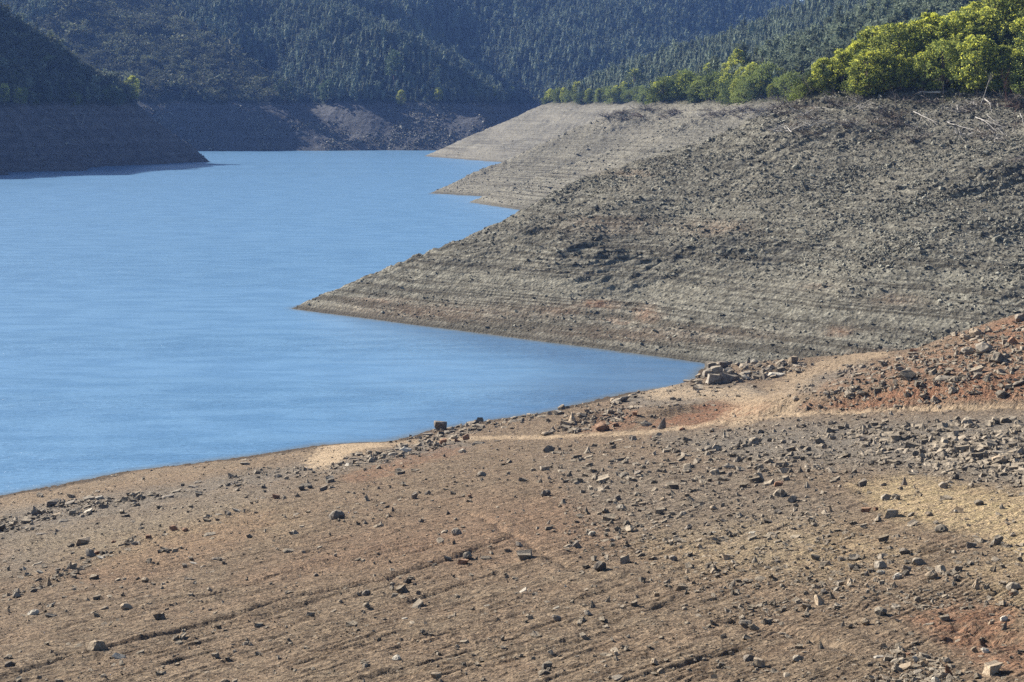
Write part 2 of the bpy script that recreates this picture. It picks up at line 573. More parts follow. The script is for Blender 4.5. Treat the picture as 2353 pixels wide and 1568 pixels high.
def mat_right():
    m, nt = new_mat('bare_rubble_slope'); N = NT(nt)
    P = pos(N)
    pale, red, veg, wet = soil_sep(N)
    big = N.noise(P, .07, 4, .6); mid = N.noise(P, .9, 5, .65); fine = N.noise(P, 5.0, 4, .7)
    base = N.mix(N.ramp(mid, .35, .65), (.085, .079, .063), (.168, .158, .128))
    base = N.mix(N.ramp(big, .45, .65, 0, .5), base, (.155, .142, .112))
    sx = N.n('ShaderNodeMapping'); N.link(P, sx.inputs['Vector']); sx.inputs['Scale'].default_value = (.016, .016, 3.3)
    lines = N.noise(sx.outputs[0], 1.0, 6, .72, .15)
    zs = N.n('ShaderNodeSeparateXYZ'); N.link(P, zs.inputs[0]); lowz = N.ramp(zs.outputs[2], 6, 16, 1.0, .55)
    base = N.mix(N.math('MULTIPLY', lowz, N.ramp(lines, .49, .45, 0, .75)), base, (.056, .050, .039))  # shade lines of the wave-cut ledges, painted as dark stripes by height
    base = N.mix(N.math('MULTIPLY', lowz, N.ramp(lines, .53, .58, 0, .45)), base, (.215, .202, .160))  # lit terrace edges, painted as light stripes between the dark ones
    base = N.mix(N.ramp(pale, 0, 1, 0, .55), base, (.185, .170, .135))
    base = N.mix(N.ramp(pale, 0, -1, 0, .7), base, (.058, .056, .050))
    base = N.mix(N.math('MULTIPLY', red, N.ramp(fine, .2, .6, 0, .7)), base, N.mix(N.ramp(mid, .35, .6), (.17, .080, .045), (.27, .175, .115)))
    vor = N.n('ShaderNodeTexVoronoi'); N.link(P, vor.inputs['Vector']); vor.inputs['Scale'].default_value = 2.6
    cs = N.n('ShaderNodeSeparateColor'); N.link(vor.outputs['Color'], cs.inputs[0])
    base = N.mix(.7, base, N.mix(1.0, base, N.mix(cs.outputs[0], (.55,) * 3, (1.45,) * 3), 'MULTIPLY'))
    base = N.mix(veg, base, N.mix(N.ramp(mid, .4, .6), (.035, .040, .020), (.075, .068, .040)))
    base = N.mix(N.math('MULTIPLY', wet, .6), base, (.06, .055, .045))
    h = N.math('ADD', fine, N.math('MULTIPLY', vor.outputs['Distance'], .8))
    nr = N.bump(h, .9, .16)
    nr = N.bump(mid, .3, .2, nr)
    N.finish(base, .95, nr, .06)
    return m


def mat_hill(name, rock1, rock2, veg1, veg2):
    m, nt = new_mat(name); N = NT(nt)
    P = pos(N)
    a, b, veg, wet = soil_sep(N)
    mid = N.noise(P, .35, 6, .68); fine = N.noise(P, 1.6, 4, .7)
    base = N.mix(N.ramp(mid, .35, .65), rock1, rock2)
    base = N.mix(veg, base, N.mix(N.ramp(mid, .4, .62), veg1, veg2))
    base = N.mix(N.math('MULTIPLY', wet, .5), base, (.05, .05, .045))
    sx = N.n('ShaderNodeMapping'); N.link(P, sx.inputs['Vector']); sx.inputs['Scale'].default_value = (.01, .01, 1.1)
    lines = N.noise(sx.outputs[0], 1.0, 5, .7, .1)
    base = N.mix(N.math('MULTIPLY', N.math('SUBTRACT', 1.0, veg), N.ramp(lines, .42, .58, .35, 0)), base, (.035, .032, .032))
    nr = N.bump(N.math('ADD', mid, N.math('MULTIPLY', fine, .5)), .9, 1.0)
    N.finish(base, .95, nr, .05)
    return m


def mat_water():
    m, nt = new_mat('lake_water'); N = NT(nt)
    P = pos(N)
    w1 = N.noise(scaled(N, P, (.8, 2.6, 1)), 1.0, 4, .6, .6)
    w2 = N.noise(scaled(N, P, (.14, .42, 1)), 1.0, 3, .55, .4)
    w3 = N.noise(scaled(N, P, (.020, .085, 1)), 1.0, 4, .6, .4)
    lane = N.ramp(N.noise(scaled(N, P, (.0035, .030, 1)), 1.0, 4, .6, .3), .38, .60, .30, 1.0)
    h = N.math('MULTIPLY', N.math('ADD', N.math('ADD', w1, N.math('MULTIPLY', w2, 1.4)), N.math('MULTIPLY', w3, 1.6)), lane)
    nr = N.bump(h, 1.0, .17)
    sh, hill_refl, b_, a_ = soil_sep(N)
    col = N.mix(N.ramp(w2, .35, .65), (.082, .184, .312), (.112, .228, .365))
    col = N.mix(N.math('MULTIPLY', hill_refl, .55), col, (.040, .090, .175))  # headland's dark reflection painted into the base colour of the inlet
    col = N.mix(N.math('MULTIPLY', sh, .6), col, (.130, .120, .075))
    p = N.finish(col, .26, nr, .5)
    p.inputs['IOR'].default_value = 1.6
    return m


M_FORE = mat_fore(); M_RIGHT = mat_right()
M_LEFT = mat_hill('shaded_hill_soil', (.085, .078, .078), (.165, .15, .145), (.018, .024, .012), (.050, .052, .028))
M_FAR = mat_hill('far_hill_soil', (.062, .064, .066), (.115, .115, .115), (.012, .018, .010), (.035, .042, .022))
M_WATER = mat_water()

# --------------------------------------------------------------- the setting
Q = 1.0   # grid density
me = grid_mesh('near_shore', H_fore, np.linspace(-.43, .43, int(1250 * Q)), inv_rows(17, 190, int(1150 * Q), .8), None, soil_fore)
SH = tag(link('shore_ground', me, M_FORE), 'bare brown stony shore of the reservoir sloping down to the water', 'shore', None, 'structure')
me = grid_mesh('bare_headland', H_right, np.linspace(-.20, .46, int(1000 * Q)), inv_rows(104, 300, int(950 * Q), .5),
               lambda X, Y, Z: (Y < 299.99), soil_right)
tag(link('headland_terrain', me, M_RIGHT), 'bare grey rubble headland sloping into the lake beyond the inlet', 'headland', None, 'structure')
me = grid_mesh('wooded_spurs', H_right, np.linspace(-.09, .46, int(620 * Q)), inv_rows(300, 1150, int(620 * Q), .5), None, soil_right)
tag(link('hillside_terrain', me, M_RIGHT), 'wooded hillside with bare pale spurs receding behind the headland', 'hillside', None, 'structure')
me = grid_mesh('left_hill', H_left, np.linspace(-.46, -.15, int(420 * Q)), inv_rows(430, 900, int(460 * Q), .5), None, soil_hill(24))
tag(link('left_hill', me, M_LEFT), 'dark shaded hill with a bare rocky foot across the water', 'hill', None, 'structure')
me = grid_mesh('far_hill', H_far, np.linspace(-.46, .46, int(800 * Q)), inv_rows(780, 1500, int(520 * Q), .5), None, soil_hill(25))
tag(link('far_hill', me, M_FAR), 'hazy blue forested hill closing off the far end of the lake', 'hill', None, 'structure')
me = grid_mesh('back_ridge', H_back, np.linspace(-.2, .5, 160), np.linspace(1900, 2400, 70), None, soil_hill(-50))
tag(link('distant_hill', me, M_FAR), 'farthest blue ridge showing in the gap between the hills', 'hill', None, 'structure')

def shallow_reflect_mask(x, y, z):
    d = np.minimum(-sdf(x, y, SHORE), -sdf(x, y, RIGHT) * 1.3)
    inlet = smooth(2, 16, np.minimum(-sdf(x, y, SHORE), -sdf(x, y, RIGHT)) + .35 * np.hypot(x - 17, y - 146) - 6)  # mask for the painted reflection of the headland, strongest in the inlet
    return np.stack([1 - smooth(-.3, 1.3, d), 1 - inlet, 0 * x, 0 * x + 1], -1)
me = grid_mesh('lake', lambda X, Y: 0 * X, np.linspace(-.62, .62, 420), inv_rows(24, 2300, 700, .8), None, shallow_reflect_mask)
tag(link('lake_water', me, M_WATER), 'blue rippled reservoir water filling the valley', 'lake', None, 'structure')

# ------------------------------------------------------------- air, sun, sky
m, nt = new_mat('air_haze'); N = NT(nt)
HAZE = N.n('ShaderNodeVolumePrincipled')
HAZE.inputs['Color'].default_value = (.22, .42, 1.0, 1)
HAZE.inputs['Density'].default_value = .00012
HAZE.inputs['Anisotropy'].default_value = 0.0
out = N.n('ShaderNodeOutputMaterial'); N.link(HAZE.outputs[0], out.inputs['Volume'])
me = bpy.data.meshes.new('haze')
bm = bmesh.new(); bmesh.ops.create_cube(bm, size=1); bm.to_mesh(me); bm.free()
hz = tag(link('haze', me, m), 'thin blue haze filling the valley air', 'haze', None, 'stuff')
hz.scale = (3000, 2560, 330); hz.location = (0, 1180, 161)

SUN_EL, SUN_AZ = math.radians(31), math.radians(-57)   # azimuth from +Y, clockwise
sd = Vector((math.sin(SUN_AZ) * math.cos(SUN_EL), math.cos(SUN_AZ) * math.cos(SUN_EL), math.sin(SUN_EL)))
L = bpy.data.lights.new('sun', 'SUN'); L.energy = 5.0; L.angle = math.radians(.5); L.color = (1, .94, .85)
so = bpy.data.objects.new('sun', L); COL.objects.link(so); so.rotation_euler = sd.to_track_quat('Z', 'Y').to_euler()
w = bpy.data.worlds.new('World'); scene.world = w; w.use_nodes = True
wn = w.node_tree
sky = wn.nodes.new('ShaderNodeTexSky'); sky.sky_type = 'NISHITA'; sky.sun_disc = False
sky.sun_elevation = SUN_EL; sky.sun_rotation = SUN_AZ; sky.altitude = 300; sky.air_density = 1.0; sky.dust_density = .6; sky.ozone_density = 1.6
bg = wn.nodes['Background']; wn.links.new(sky.outputs[0], bg.inputs[0]); bg.inputs[1].default_value = .052

cam = bpy.data.cameras.new('camera'); co = bpy.data.objects.new('camera', cam); COL.objects.link(co)
co.location = (0, 0, EYE); co.rotation_euler = (math.radians(90), 0, 0)
cam.sensor_width = 36; cam.lens = 36 * F / 2353; cam.shift_y = -(784 - HY) / 2353
cam.clip_start = .1; cam.clip_end = 6000
scene.camera = co
scene.view_settings.view_transform = 'Standard'; scene.view_settings.look = 'None'
scene.view_settings.gamma = 1; scene.view_settings.exposure = 1.42
scene.render.engine = 'CYCLES'
cy = scene.cycles
cy.use_denoising = False; cy.use_adaptive_sampling = False; cy.denoiser = 'OPENIMAGEDENOISE'; cy.denoising_input_passes = 'RGB_ALBEDO_NORMAL'; cy.denoising_prefilter = 'ACCURATE'
cy.sample_clamp_direct = 4.0; cy.sample_clamp_indirect = 3.0; cy.max_bounces = 5; cy.diffuse_bounces = 2; cy.glossy_bounces = 2; cy.transmission_bounces = 3; cy.volume_bounces = 0; cy.transparent_max_bounces = 6
# ------------------------------------------------------------------- stones
def stone_mesh(name, seed, ext, n=18, kind='block', rough=.035, sub=1):
    """a broken stone: hull of random points, facets split and jittered"""
    r = random.Random(seed)
    bm = bmesh.new()
    ex, ey, ez = ext
    for i in range(n):
        if kind == 'round':
            v = Vector((r.gauss(0, 1), r.gauss(0, 1), r.gauss(0, 1))).normalized() * r.uniform(.88, 1)
        elif kind == 'point':
            h = r.random() ** 1.3
            a = r.uniform(0, 6.283); w = (1 - .80 * h) * r.uniform(.75, 1)
            v = Vector((math.cos(a) * w, math.sin(a) * w, h * 2 - 1))
        else:
            if kind == 'block' and i < 8:
                v = Vector((-1 if i & 1 else 1, -1 if i & 2 else 1, -1 if i & 4 else 1))
                v = Vector((v.x * r.uniform(.55, 1), v.y * r.uniform(.55, 1), v.z * r.uniform(.6, 1)))
                v *= r.choice((1, .9, .75))
            else:
                v = Vector((r.gauss(0, 1), r.gauss(0, 1), r.gauss(0, 1))).normalized()
                m_ = max(abs(v.x), abs(v.y), abs(v.z))
                v = v * ((1 - .45) + .45 / m_) * r.uniform(.78, 1.0)
            v.x += .22 * v.z; v.y += .12 * v.x
        bm.verts.new((v.x * ex / 2, v.y * ey / 2, v.z * ez / 2))
    res = bmesh.ops.convex_hull(bm, input=bm.verts)
    bmesh.ops.delete(bm, geom=list({g for g in res['geom_interior'] + res['geom_unused'] if isinstance(g, bmesh.types.BMVert)}), context='VERTS')
    bmesh.ops.dissolve_limit(bm, angle_limit=math.radians(14), verts=bm.verts, edges=bm.edges)
    if sub:
        bmesh.ops.triangulate(bm, faces=bm.faces)
        bmesh.ops.subdivide_edges(bm, edges=bm.edges, cuts=sub, use_grid_fill=True)
        bm.normal_update()
        for v in bm.verts:
            v.co += v.normal * r.uniform(-1, 1) * rough * min(ext) + Vector((r.uniform(-1, 1), r.uniform(-1, 1), r.uniform(-1, 1))) * rough * .3 * min(ext)
    zmin = min(v.co.z for v in bm.verts)
    for v in bm.verts:
        v.co.z -= zmin + .17 * ez      # bedded slightly into the ground
    me = bpy.data.meshes.new(name)
    bm.to_mesh(me); bm.free()
    return me


def mat_stone(name, c1, c2, dust=None, scale=6.0, rnd=.35):
    m, nt = new_mat(name); N = NT(nt)
    tc = N.n('ShaderNodeTexCoord').outputs['Object']
    oi = N.n('ShaderNodeObjectInfo')
    off = N.n('ShaderNodeVectorMath', operation='ADD')
    N.link(tc, off.inputs[0])
    cmb = N.n('ShaderNodeCombineXYZ'); N.link(N.math('MULTIPLY', oi.outputs['Random'], 40.0), cmb.inputs[0]); N.link(cmb.outputs[0], off.inputs[1])
    v = off.outputs[0]
    a = N.noise(v, scale, 5, .65); f = N.noise(v, scale * 5, 4, .7)
    col = N.mix(N.ramp(a, .35, .65), c1, c2)
    k = N.ramp(oi.outputs['Random'], 0, 1, 1 - rnd, 1 + rnd)
    cc = N.n('ShaderNodeCombineXYZ')
    for i in range(3): N.link(k, cc.inputs[i])
    col = N.mix(1.0, col, cc.outputs[0], 'MULTIPLY')
    col = N.mix(N.ramp(f, .55, .75, 0, .35), col, tuple(x * 1.5 for x in c2))
    if dust:
        sp = N.n('ShaderNodeSeparateXYZ'); N.link(N.n('ShaderNodeNewGeometry').outputs['Normal'], sp.inputs[0])
        col = N.mix(N.math('MULTIPLY', N.ramp(sp.outputs[2], .35, .9), N.ramp(a, .3, .6, .15, .65)), col, dust)
    nr = N.bump(N.math('ADD', a, N.math('MULTIPLY', f, .6)), .7, .04)
    N.finish(col, .9, nr, .15)
    return m


TONE = {
    'grey': mat_stone('grey_schist', (.135, .116, .094), (.24, .212, .172), (.29, .24, .175)),
    'tan': mat_stone('tan_schist', (.205, .155, .108), (.33, .265, .188), (.36, .285, .2)),
    'dark': mat_stone('dark_slate', (.095, .082, .070), (.175, .152, .128), (.27, .225, .17)),
    'pale': mat_stone('pale_schist', (.30, .27, .225), (.43, .39, .325), (.40, .35, .27)),
    'reddish': mat_stone('iron_stained_schist', (.15, .080, .050), (.27, .16, .10), (.31, .20, .13)),
}
M_SCREE = mat_stone('scree_grey', (.092, .088, .071), (.225, .215, .173), None, 1.2, .55)
M_GRAVEL = mat_stone('gravel_mix', (.12, .092, .066), (.30, .235, .165), None, 9.0, .60)
M_RUBBLE = mat_stone('rubble_mix', (.105, .088, .068), (.25, .212, .165), (.29, .235, .165), 5.0, .45)

SHAPES = {
    'block': [((1.0, .72, .66), 10), ((1.0, .8, .8), 11), ((1.0, .62, .55), 10), ((1.0, .7, .75), 12)],
    'boulder': [((1.0, .8, .66), 40), ((1.0, .86, .74), 36), ((1.0, .7, .6), 34)],
    'slab': [((1.0, .62, .24), 16), ((1.0, .5, .2), 14), ((1.0, .75, .28), 18)],
    'pointed': [((.85, .7, 1.0), 26), ((1.0, .75, .85), 24)],
    'chunk': [((1.0, .75, .66), 11), ((1.0, .8, .74), 13), ((1.0, .68, .6), 12), ((.9, .8, .8), 14), ((1.0, .7, .8), 11), ((1.0, .85, .6), 12)],
}
KIND = {'block': 'block', 'boulder': 'round', 'slab': 'block', 'pointed': 'point', 'chunk': 'chunk'}
STONE = {}
sd_ = 100
for k, L_ in SHAPES.items():
    STONE[k] = []
    for ext, n in L_:
        sd_ += 1
        STONE[k].append(stone_mesh('stone_' + k, sd_, ext, n, KIND[k], .075 if k != 'boulder' else .04, 1))
TONED = {}


def toned(shape, i, tone):
    key = (shape, i, tone)
    if key not in TONED:
        me = STONE[shape][i].copy(); me.materials.clear(); me.materials.append(TONE[tone])
        TONED[key] = me
    return TONED[key]


# (bearing x, bearing y of the foot, width in survey units, shape, tone)
R = []
def S(shape, tone, *items):
    for it in items:
        R.append((it[0], it[1], it[2], shape, tone))
S('boulder', 'dark', (775, 1196, 36), (1255, 1141, 25), (1049, 1233, 26), (843, 1369, 20), (1277, 1428, 22), (1380, 1316, 30), (712, 1124, 13), (1712, 1443, 32), (1893, 1366, 20))
S('boulder', 'grey', (1428, 1174, 24), (1074, 1286, 22), (1106, 1095, 20), (1570, 1183, 20), (2024, 1306, 28), (2223, 816, 30), (2261, 810, 40), (2164, 1226, 30), (2330, 1354, 32), (1740, 1537, 10))
S('boulder', 'tan', (222, 1502, 42), (288, 1401, 27), (333, 1339, 20), (1989, 1434, 20), (2140, 1330, 28), (1638, 1173, 18), (2241, 774, 30), (2219, 780, 24))
S('boulder', 'pale', (78, 1415, 26), (2024, 1320, 20), (2064, 1327, 24), (1362, 1234, 18), (2307, 1424, 22), (912, 1522, 20))
S('block', 'tan', (404, 1268, 19), (1669, 1288, 22), (1567, 1356, 26), (1004, 1560, 22), (1740, 1532, 28), (423, 1304, 15), (1478, 1160, 18), (2207, 1036, 17), (1853, 1396, 20), (187, 1252, 28), (1983, 1012, 24))
S('block', 'grey', (1207, 1290, 33), (758, 1110, 24), (1102, 990, 12), (673, 1227, 14), (693, 1128, 16), (931, 1030, 16), (1439, 1293, 24), (1255, 1536, 25), (2051, 1190, 30), (456, 1138, 16), (907, 1371, 17), (1873, 1288, 18), (2126, 1021, 22), (1027, 1293, 22))
S('block', 'dark', (425, 1301, 14), (131, 1223, 10), (746, 1128, 18), (1405, 1153, 14), (1665, 1468, 15), (1300, 1113, 13), (2083, 1312, 20), (1983, 1118, 22), (2231, 1262, 22), (291, 1188, 11), (1788, 1180, 20))
S('block', 'reddish', (1073, 1012, 18), (634, 1146, 15), (1990, 1176, 28), (1064, 1296, 20), (1049, 1018, 12), (2013, 1170, 15), (2098, 811, 16), (1787, 1118, 20), (1080, 1145, 9), (2324, 1368, 15))
S('slab', 'pale', (275, 1512, 32), (1201, 1360, 20), (1119, 1390, 18), (1277, 1403, 20), (117, 1392, 20), (1537, 1211, 16), (930, 1421, 14), (1500, 1216, 14), (446, 1295, 17), (466, 1303, 15), (2303, 1249, 22), (1640, 1222, 15), (1728, 1225, 14), (735, 1260, 13))
S('slab', 'grey', (117, 1418, 30), (483, 1231, 26), (1038, 1411, 22), (2134, 1435, 26), (703, 1119, 26), (562, 1068, 22), (2320, 968, 34), (1102, 1020, 28), (1143, 1014, 18), (1419, 1566, 28), (2296, 1046, 30), (2169, 872, 34), (404, 1131, 22), (86, 1296, 22), (2130, 1362, 18))
S('slab', 'dark', (93, 1228, 22), (436, 1334, 15), (990, 1294, 18), (1665, 1195, 20), (510, 1284, 19), (2345, 884, 30), (495, 1286, 15))
S('pointed', 'tan', (1896, 1294, 20), (1853, 1409, 17), (1579, 1316, 14), (1908, 1176, 14), (2242, 1354, 26), (2053, 1350, 22), (1954, 1344, 20))
S('pointed', 'grey', (1363, 1400, 18), (1888, 1493, 16), (1260, 1204, 11), (2307, 1438, 18), (1081, 1140, 9), (1396, 1381, 16), (2303, 1169, 16), (2086, 1378, 16), (2194, 1348, 16), (1913, 1374, 18), (1936, 1436, 14))
S('pointed', 'dark', (903, 1178, 11), (1030, 1183, 12), (1297, 1480, 12), (1521, 985, 26), (1991, 1320, 16), (2078, 1116, 20))
S('chunk', 'grey', (1964, 1288, 26), (1803, 1400, 18), (1924, 1360, 18), (1924, 1398, 17), (2024, 1416, 28), (2059, 1403, 22), (1351, 1416, 18), (1219, 1424, 16), (1335, 1441, 18), (1158, 1470, 15), (1157, 1498, 14), (1065, 1532, 14),
  (1197, 1512, 12), (972, 1458, 14), (1486, 980, 24), (1373, 1099, 18), (1436, 1098, 24), (1676, 1078, 24), (1743, 1106, 26), (1747, 1080, 30), (1629, 1036, 20), (1456, 1014, 22), (2037, 1148, 24), (2059, 1148, 26), (2169, 1120, 22), (2031, 1117, 16), (2250, 1162, 22),
  (2095, 1190, 18), (2293, 1252, 34), (2109, 1298, 30), (2199, 1312, 28), (2083, 1322, 20), (655, 1146, 14), (526, 1116, 16), (2086, 880, 36), (2134, 858, 20), (2345, 738, 32), (2149, 780, 26), (1478, 1240, 12), (774, 1281, 13), (2296, 834, 42), (2301, 914, 26), (1834, 1522, 26), (224, 1132, 13))
S('chunk', 'tan', (1874, 1389, 36), (1641, 1318, 22), (1511, 1370, 24), (1521, 1548, 28), (1504, 1532, 20), (2279, 1426, 20), (1607, 1258, 18), (1732, 1448, 24), (1951, 1440, 18), (2196, 1180, 32), (1522, 1150, 16), (1639, 1558, 20), (2134, 1188, 20), (170, 1298, 13), (1075, 1284, 12), (1991, 1351, 15), (2296, 1066, 34), (2307, 1062, 26), (1834, 1288, 10))
S('chunk', 'dark', (22, 1536, 24), (78, 1362, 16), (1326, 1262, 26), (1547, 1289, 20), (1468, 1272, 16), (1193, 1260, 20), (937, 1340, 20), (954, 1347, 13), (902, 1348, 13), (960, 1369, 14), (1420, 1148, 20), (1467, 1089, 22), (1721, 1518, 26), (1621, 1206, 12), (976, 1434, 14), (919, 1474, 14), (1327, 1512, 12),
  (957, 1146, 22), (982, 1140, 16), (726, 1322, 11), (696, 1274, 12), (968, 1201, 13), (889, 1166, 13), (2223, 1082, 28), (2068, 853, 20), (1978, 1016, 20), (2078, 1274, 24), (1946, 1417, 16), (425, 1334, 17), (1583, 1216, 22), (1676, 1096, 16), (2164, 1056, 28), (133, 1312, 13), (817, 1181, 10))
S('chunk', 'pale', (933, 1040, 26), (906, 1048, 26), (1061, 1041, 20), (1512, 1003, 16), (2199, 1178, 14), (53, 1312, 14), (375, 1343, 12), (1225, 1517, 12), (1297, 1352, 10), (2035, 990, 20), (1803, 1386, 13))
S('chunk', 'reddish', (1383, 990, 34), (1463, 955, 20), (1500, 1008, 13), (398, 1221, 20), (425, 1222, 15), (262, 1248, 12), (2164, 852, 16), (1568, 990, 14), (2329, 792, 26))
# ruin by the head of the inlet: squared blocks, one on another
RUIN = [(1640, 882, 34, 'block', 'grey'), (1668, 880, 34, 'block', 'dark'), (1625, 866, 28, 'block', 'grey'), (1648, 862, 30, 'block', 'grey'), (1672, 864, 24, 'block', 'grey'), (1632, 848, 26, 'block', 'grey'), (1662, 846, 24, 'block', 'dark'),
        (1605, 868, 18, 'chunk', 'tan'), (1580, 878, 20, 'slab', 'grey'), (1606, 882, 16, 'chunk', 'grey'), (1675, 834, 30, 'block', 'grey'), (1700, 840, 22, 'slab', 'grey'), (1733, 838, 20, 'chunk', 'pale'), (1712, 860, 26, 'slab', 'grey'), (1740, 862, 28, 'slab', 'pale'),
        (1715, 876, 22, 'chunk', 'pale'), (1690, 870, 22, 'slab', 'dark'), (1760, 852, 24, 'slab', 'grey'), (1782, 866, 30, 'slab', 'pale'), (1752, 874, 22, 'chunk', 'grey'), (1800, 842, 22, 'chunk', 'dark'), (1822, 836, 26, 'block', 'tan')]
R += RUIN
R += [(1408, 922, 12, 'block', 'tan'), (1424, 926, 36, 'slab', 'grey'), (1486, 888, 24, 'slab', 'dark')]
# the long tumbled wall by the water and its continuation
for (x, y, w, sh, tn) in [(8, 1222, 34, 'chunk', 'dark'), (30, 1206, 22, 'chunk', 'grey'), (52, 1200, 20, 'slab', 'grey'), (84, 1184, 32, 'pointed', 'dark'), (118, 1166, 24, 'block', 'dark'), (90, 1198, 22, 'slab', 'grey'), (106, 1196, 16, 'boulder', 'grey'), (128, 1186, 26, 'slab', 'tan'),
                            (160, 1160, 28, 'slab', 'dark'), (168, 1184, 22, 'chunk', 'grey'), (206, 1150, 30, 'slab', 'grey'), (230, 1148, 20, 'block', 'pale'), (258, 1154, 22, 'slab', 'dark'), (234, 1170, 26, 'chunk', 'dark'), (282, 1156, 24, 'chunk', 'grey'), (322, 1148, 22, 'pointed', 'dark'), (306, 1164, 18, 'slab', 'grey'),
                            (386, 1146, 30, 'slab', 'dark'), (60, 1218, 14, 'slab', 'pale'), (203, 1178, 24, 'slab', 'pale'), (144, 1200, 20, 'slab', 'grey'), (444, 1121, 22, 'slab', 'grey'), (455, 1110, 16, 'slab', 'dark'), (543, 1115, 16, 'chunk', 'grey'),
                            (1010, 990, 32, 'block', 'dark'), (1000, 982, 20, 'slab', 'dark'), (985, 1002, 24, 'slab', 'dark'), (1030, 996, 22, 'slab', 'grey'), (1082, 976, 26, 'slab', 'dark'), (1120, 966, 26, 'pointed', 'dark'), (1100, 972, 22, 'chunk', 'grey'), (1142, 964, 20, 'slab', 'grey'),
                            (1180, 956, 22, 'slab', 'dark'), (1210, 952, 16, 'slab', 'grey'), (1232, 948, 14, 'chunk', 'dark'), (975, 1012, 20, 'slab', 'dark'), (1022, 1022, 26, 'chunk', 'reddish'), (1042, 1006, 22, 'slab', 'grey'), (832, 1066, 30, 'slab', 'tan'), (853, 1060, 16, 'boulder', 'grey'), (880, 1052, 16, 'chunk', 'grey'), (795, 1071, 14, 'chunk', 'pale'),
                            (812, 1056, 18, 'slab', 'grey'), (1258, 1000, 28, 'slab', 'tan'), (1270, 992, 16, 'pointed', 'dark'), (1300, 985, 24, 'block', 'tan'), (1328, 992, 18, 'boulder', 'dark'), (1315, 970, 24, 'pointed', 'tan'), (1340, 958, 20, 'slab', 'grey'), (1414, 980, 16, 'chunk', 'reddish'), (1350, 988, 22, 'slab', 'grey'),
                            (1285, 948, 14, 'slab', 'pale'), (1262, 952, 14, 'chunk', 'grey'),
                            (208, 1280, 28, 'chunk', 'dark'), (224, 1276, 16, 'chunk', 'reddish'), (233, 1284, 18, 'slab', 'pale'), (160, 1308, 20, 'pointed', 'grey'), (112, 1344, 20, 'pointed', 'tan'), (90, 1354, 16, 'slab', 'grey'), (40, 1374, 20, 'chunk', 'grey'), (310, 1253, 16, 'chunk', 'dark'), (340, 1240, 14, 'block', 'reddish'), (480, 1190, 14, 'chunk', 'grey'), (522, 1182, 14, 'block', 'dark'), (545, 1174, 20, 'slab', 'pale'), (502, 1184, 16, 'slab', 'grey'), (92, 1318, 18, 'slab', 'pale')]:
    R.append((x, y, w, sh, tn))
# heap in the lower corner
for (x, y, w, sh, tn) in [(2080, 1540, 34, 'slab', 'tan'), (2062, 1526, 30, 'slab', 'grey'), (2105, 1525, 24, 'chunk', 'pale'), (2120, 1532, 22, 'chunk', 'tan'), (2140, 1525, 26, 'slab', 'tan'), (2040, 1566, 34, 'slab', 'tan'), (2005, 1566, 24, 'chunk', 'tan'), (2020, 1514, 24, 'slab', 'pale'), (2110, 1550, 26, 'chunk', 'grey'), (2145, 1545, 20, 'chunk', 'grey'),
                            (2180, 1550, 24, 'pointed', 'reddish'), (2280, 1548, 42, 'block', 'tan'), (2240, 1500, 20, 'chunk', 'tan'), (2262, 1504, 20, 'boulder', 'pale'), (2150, 1568, 26, 'pointed', 'pale'), (2030, 1495, 22, 'chunk', 'tan'), (2090, 1505, 18, 'chunk', 'reddish'), (2000, 1535, 18, 'chunk', 'dark'), (2175, 1525, 18, 'boulder', 'grey'), (2225, 1545, 18, 'slab', 'grey'), (2068, 1478, 18, 'slab', 'grey')]:
    R.append((x, y, w, sh, tn))

ZONES = [
    ('in the ruined wall by the inlet head', lambda x, y: 1570 < x < 1850 and y < 892),
    ('at the tip of the shore by the blue inlet', lambda x, y: 1390 < x < 1500 and y < 940),
    ('on the red mound above the dirt track', lambda x, y: x > 1850 and y < 925),
    ('in the heap beside the orange bank', lambda x, y: 1245 < x < 1560 and y < 1005),
    ('in the grey scree just below the track', lambda x, y: x > 1560 and y < 1125),
    ('on the fallen wall beside the sandy beach', lambda x, y: 780 < x <= 1245 and y < 1075),
    ('in the long tumbled wall by the water', lambda x, y: x < 400 and y < 1225 and y > 1230 - .22 * x - 60 and y < 1236 - .17 * x + 30),
    ('in the broken stone row on the slope', lambda x, y: x < 580 and abs(y - (1368 - .36 * x)) < 26),
    ('on the pale gravel between the two walls', lambda x, y: x < 790 and y < 1370 - .37 * x + 10),
    ('on the yellowish ground below the scree', lambda x, y: x > 1780 and y < 1235),
    ('in the scatter beside the lower red patch', lambda x, y: x > 1780 and y < 1448),
    ('in the heap at the bottom corner', lambda x, y: x > 1960),
    ('on the ledges near the bottom edge', lambda x, y: x > 1380 and y > 1420),
    ('on the stony middle of the slope', lambda x, y: x > 1380),
    ('below the long furrow', lambda x, y: y > 1560 - .27 * x + 8),
    ('on the brown slope above the long furrow', lambda x, y: True),
]
ORD = 'first second third fourth fifth sixth seventh eighth ninth tenth eleventh twelfth'.split()
NUM = 'one two three four five six seven eight nine ten eleven twelve'.split()
WORD = {'block': ('squared block', 'squared blocks'), 'boulder': ('rounded boulder', 'rounded boulders'), 'slab': ('flat slab', 'flat slabs'), 'pointed': ('pointed stone', 'pointed stones'), 'chunk': ('angular stone', 'angular stones')}

placed = []
P_ = np.array([(r[0], r[1]) for r in R], float)
Ds = 1 / np.linspace(1 / 22, 1 / 160, 1500)


